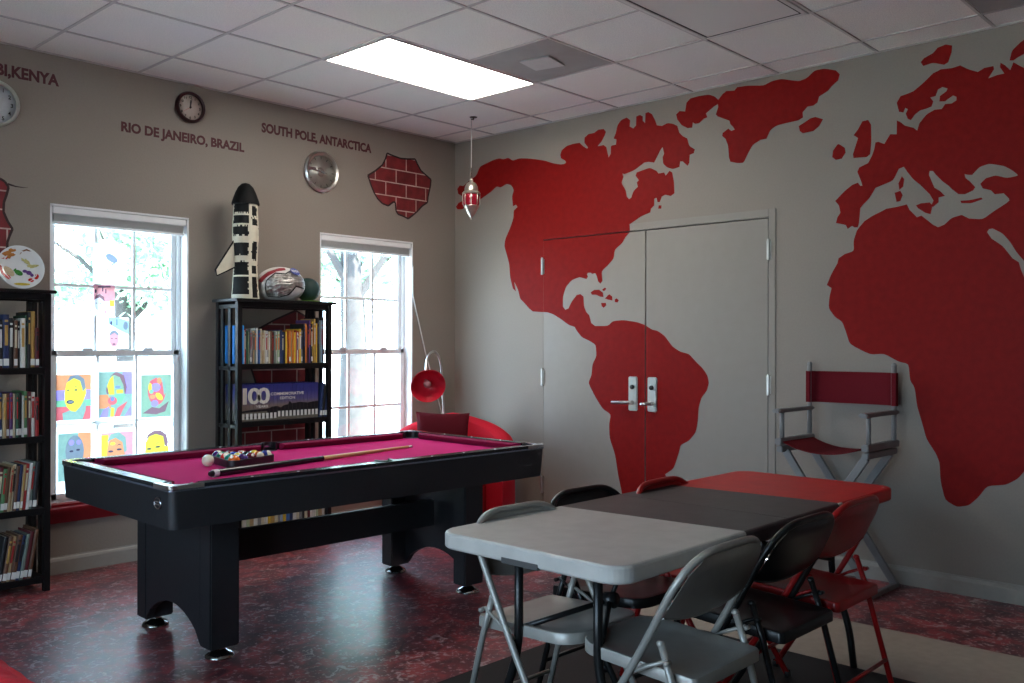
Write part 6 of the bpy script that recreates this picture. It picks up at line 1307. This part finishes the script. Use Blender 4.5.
    # crossing legs, front pair and rear pair
for x_ in (DB+0.015, DF-0.03):
    for s in (-1, 1):
        A1 = Vector((x_+0.013*s, s*(W2-0.012), 0.738)); B1 = Vector((x_+0.013*s, -s*(W2+0.01), 0.012))
        d = (B1-A1); ln = d.length; R3 = d.to_track_quat('Z', 'X').to_matrix()
        bm = bm_new(); r = bmesh.ops.create_cube(bm, size=1.0)
        for v in r['verts']: v.co = Vector((v.co.x*0.022, v.co.y*0.042, v.co.z*ln))
        bmesh.ops.bevel(bm, geom=bm.edges[:], offset=0.003, segments=1, affect='EDGES')
        up = Matrix.Rotation(math.atan2(d.y, -d.z), 4, 'X')
        xform(bm, Matrix.Translation((A1+B1)/2) @ up)
        mk('leg', bm, GREYWOOD, DCH)
for s in (-1, 1):
    bm = bm_new(); box(bm, DB-0.02, DF+0.02, s*(W2+0.01)-0.014, s*(W2+0.01)+0.014, 0.0, 0.026, 0.003); mk('foot_rail', bm, GREYWOOD, DCH)
bm = bm_new(); box(bm, DF-0.012, DF+0.010, -W2+0.10, W2-0.10, 0.245, 0.275, 0.003); mk('footrest', bm, GREYWOOD, DCH)
bm = bm_new(); box(bm, DB+0.01, DF-0.005, -0.035, 0.035, 0.360, 0.386, 0.003); mk('centre_brace', bm, GREYWOOD, DCH)
# canvas back
bm = bm_new(); n = 24; a_, b_ = [], []
for k in range(n+1):
    u = -1+2*k/n; y = u*(W2+0.016); sag = 0.022*(1-u*u)
    xo_ = DB-0.017-sag if abs(u) < 0.94 else DB-0.017+0.0
    a_.append((xo_, y))
path = [(x, y) for x, y in a_]
front = [(x+0.003 if abs(y) < W2-0.02 else DB+0.017, y) for x, y in path]
v = [[bm.verts.new((x, y, z)) for x, y in path] for z in (1.0, 1.182)]; v2 = [[bm.verts.new((x, y, z)) for x, y in front] for z in (1.0, 1.182)]
for k in range(n):
    bm.faces.new((v[0][k], v[0][k+1], v[1][k+1], v[1][k])); bm.faces.new((v2[0][k+1], v2[0][k], v2[1][k], v2[1][k+1]))
    bm.faces.new((v[1][k], v[1][k+1], v2[1][k+1], v2[1][k])); bm.faces.new((v[0][k+1], v[0][k], v2[0][k], v2[0][k+1]))
for k in (0, n): bm.faces.new((v[0][k], v[1][k], v2[1][k], v2[0][k]))
for yy in (-W2+0.035, W2-0.035): box(bm, DB-0.0165, DB-0.014, yy-0.001, yy+0.001, 1.002, 1.180)
mk('canvas_back', bm, CANVAS, DCH)
bm = bm_new(); n = 16; g1 = []; g2 = []
for k in range(n+1):
    u = -1+2*k/n; y = u*(W2-0.02); z = 0.795-0.050*(1-abs(u)**2.2)
    g1.append([bm.verts.new((x, y, z)) for x in (DB-0.005, 0, DF+0.01)]); g2.append([bm.verts.new((x, y, z-0.004)) for x in (DB-0.005, 0, DF+0.01)])
for k in range(n):
    for i in range(2): bm.faces.new((g1[k][i], g1[k+1][i], g1[k+1][i+1], g1[k][i+1])); bm.faces.new((g2[k][i+1], g2[k+1][i+1], g2[k+1][i], g2[k][i]))
    for i in (0, 2): bm.faces.new((g1[k][i], g1[k+1][i], g2[k+1][i], g2[k][i]))
mk('canvas_seat', bm, CANVAS, DCH, smooth=True)

# ------------------------------------------------------------------ hanging lantern
LN = thing('hanging_lantern', 'small silver lantern with red glass hanging on a white cord from the ceiling', 'lantern', (-0.532, -0.736, 2.247))
SILV = mat('tarnished_silver', (0.55, 0.50, 0.42), 0.3, 0.85, var=0.12, scale=30); REDGL = mat('red_lantern_glass', (0.25, 0.008, 0.02), 0.12, var=0.1, spec=0.7)
bm = bm_new(); lathe(bm, [(0, 0), (0.004, 0.004), (0.004, 0.016), (0.010, 0.022), (0.030, 0.045), (0.046, 0.075), (0.055, 0.098), (0.060, 0.104), (0, 0.104)], 8); mk('lower_bowl', bm, SILV, LN)
bm = bm_new(); lathe(bm, [(0.053, 0.104), (0.062, 0.116), (0.062, 0.185), (0.056, 0.192)], 8); mk('glass_body', bm, REDGL, LN)
bm = bm_new()
for k in range(8):
    a = 2*pi*k/8; tube(bm, [(0.054*cos(a), 0.054*sin(a), 0.104), (0.0635*cos(a), 0.0635*sin(a), 0.116), (0.0635*cos(a), 0.0635*sin(a), 0.187), (0.056*cos(a), 0.056*sin(a), 0.196)], 0.0028, 6)
mk('ribs', bm, SILV, LN)
bm = bm_new(); lathe(bm, [(0.0, 0.19), (0.066, 0.19), (0.068, 0.196), (0.060, 0.206), (0.050, 0.212), (0.050, 0.222), (0.046, 0.245), (0.034, 0.268), (0.016, 0.280), (0.012, 0.284), (0.014, 0.292), (0.010, 0.302), (0.0, 0.304)], 24); mk('dome', bm, SILV, LN, smooth=True)
bm = bm_new()
for k in range(4):
    c = Vector((0, 0, 0.312+0.020*k)); ax = Vector((1, 0, 0)) if k % 2 else Vector((0, 1, 0))
    tube(bm, [c+ax*0.007*cos(a)+Vector((0, 0, 0.013*sin(a))) for a in [2*pi*j/12 for j in range(12)]], 0.0018, 5, closed=True)
mk('chain', bm, BRASS, LN)
bm = bm_new(); tube(bm, [(0, 0, 0.385), (0, 0, CEIL-0.022-2.247)], 0.0028, 8); mk('cord', bm, CORD, LN)
bm = bm_new(); lathe(bm, [(0, 0), (0.004, 0), (0.005, 0.008), (0.006, 0.018), (0.026, 0.018), (0.028, 0.023), (0, 0.023)], 16, (0.016, -0.004, CEIL-0.0245-2.247)); box(bm, -0.006, 0.02, -0.004, 0.0, CEIL-0.024-2.247, CEIL-0.018-2.247); mk('ceiling_hook', bm, BRASS, LN)

# ------------------------------------------------------------------ red ottoman at the bottom left
OT = thing('ottoman', 'red fabric seat, only its wrinkled corner visible at the bottom left', 'seat', (-4.665, -3.05, 0))
bm = bm_new(); box(bm, -0.355, 0.355, -0.62, 0.62, 0.06, 0.30, 0.03, seg=3); mk('base', bm, REDUP, OT, smooth=True)
bm = bm_new(); NX, NY = 40, 60
def cz(u, v):
    e = (max(0, 1-abs(u)**7)*max(0, 1-abs(v)**9))
    return 0.30+0.155*e**0.22-0.0045*(sin(26*u+9*v+3*sin(5*v)))*max(0, abs(u)-0.45)-0.003*sin(31*v+6*u)
g = [[bm.verts.new((0.37*(2*i/NX-1), 0.63*(2*j/NY-1), cz(2*i/NX-1, 2*j/NY-1))) for j in range(NY+1)] for i in range(NX+1)]
for i in range(NX):
    for j in range(NY): bm.faces.new((g[i][j], g[i+1][j], g[i+1][j+1], g[i][j+1]))
bd_ = [g[i][0] for i in range(NX+1)]+[g[NX][j] for j in range(1, NY+1)]+[g[i][NY] for i in range(NX-1, -1, -1)]+[g[0][j] for j in range(NY-1, 0, -1)]
bm.faces.new(bd_)
mk('cushion', bm, REDUP, OT, smooth=True)
for sx_ in (-1, 1):
    for sy_ in (-1, 1):
        bm = bm_new(); lathe(bm, [(0, 0), (0.018, 0), (0.026, 0.061), (0, 0.061)], 14, (sx_*0.28, sy_*0.54, 0)); mk('foot', bm, BLACKW, OT)
bpy.context.view_layer.update()
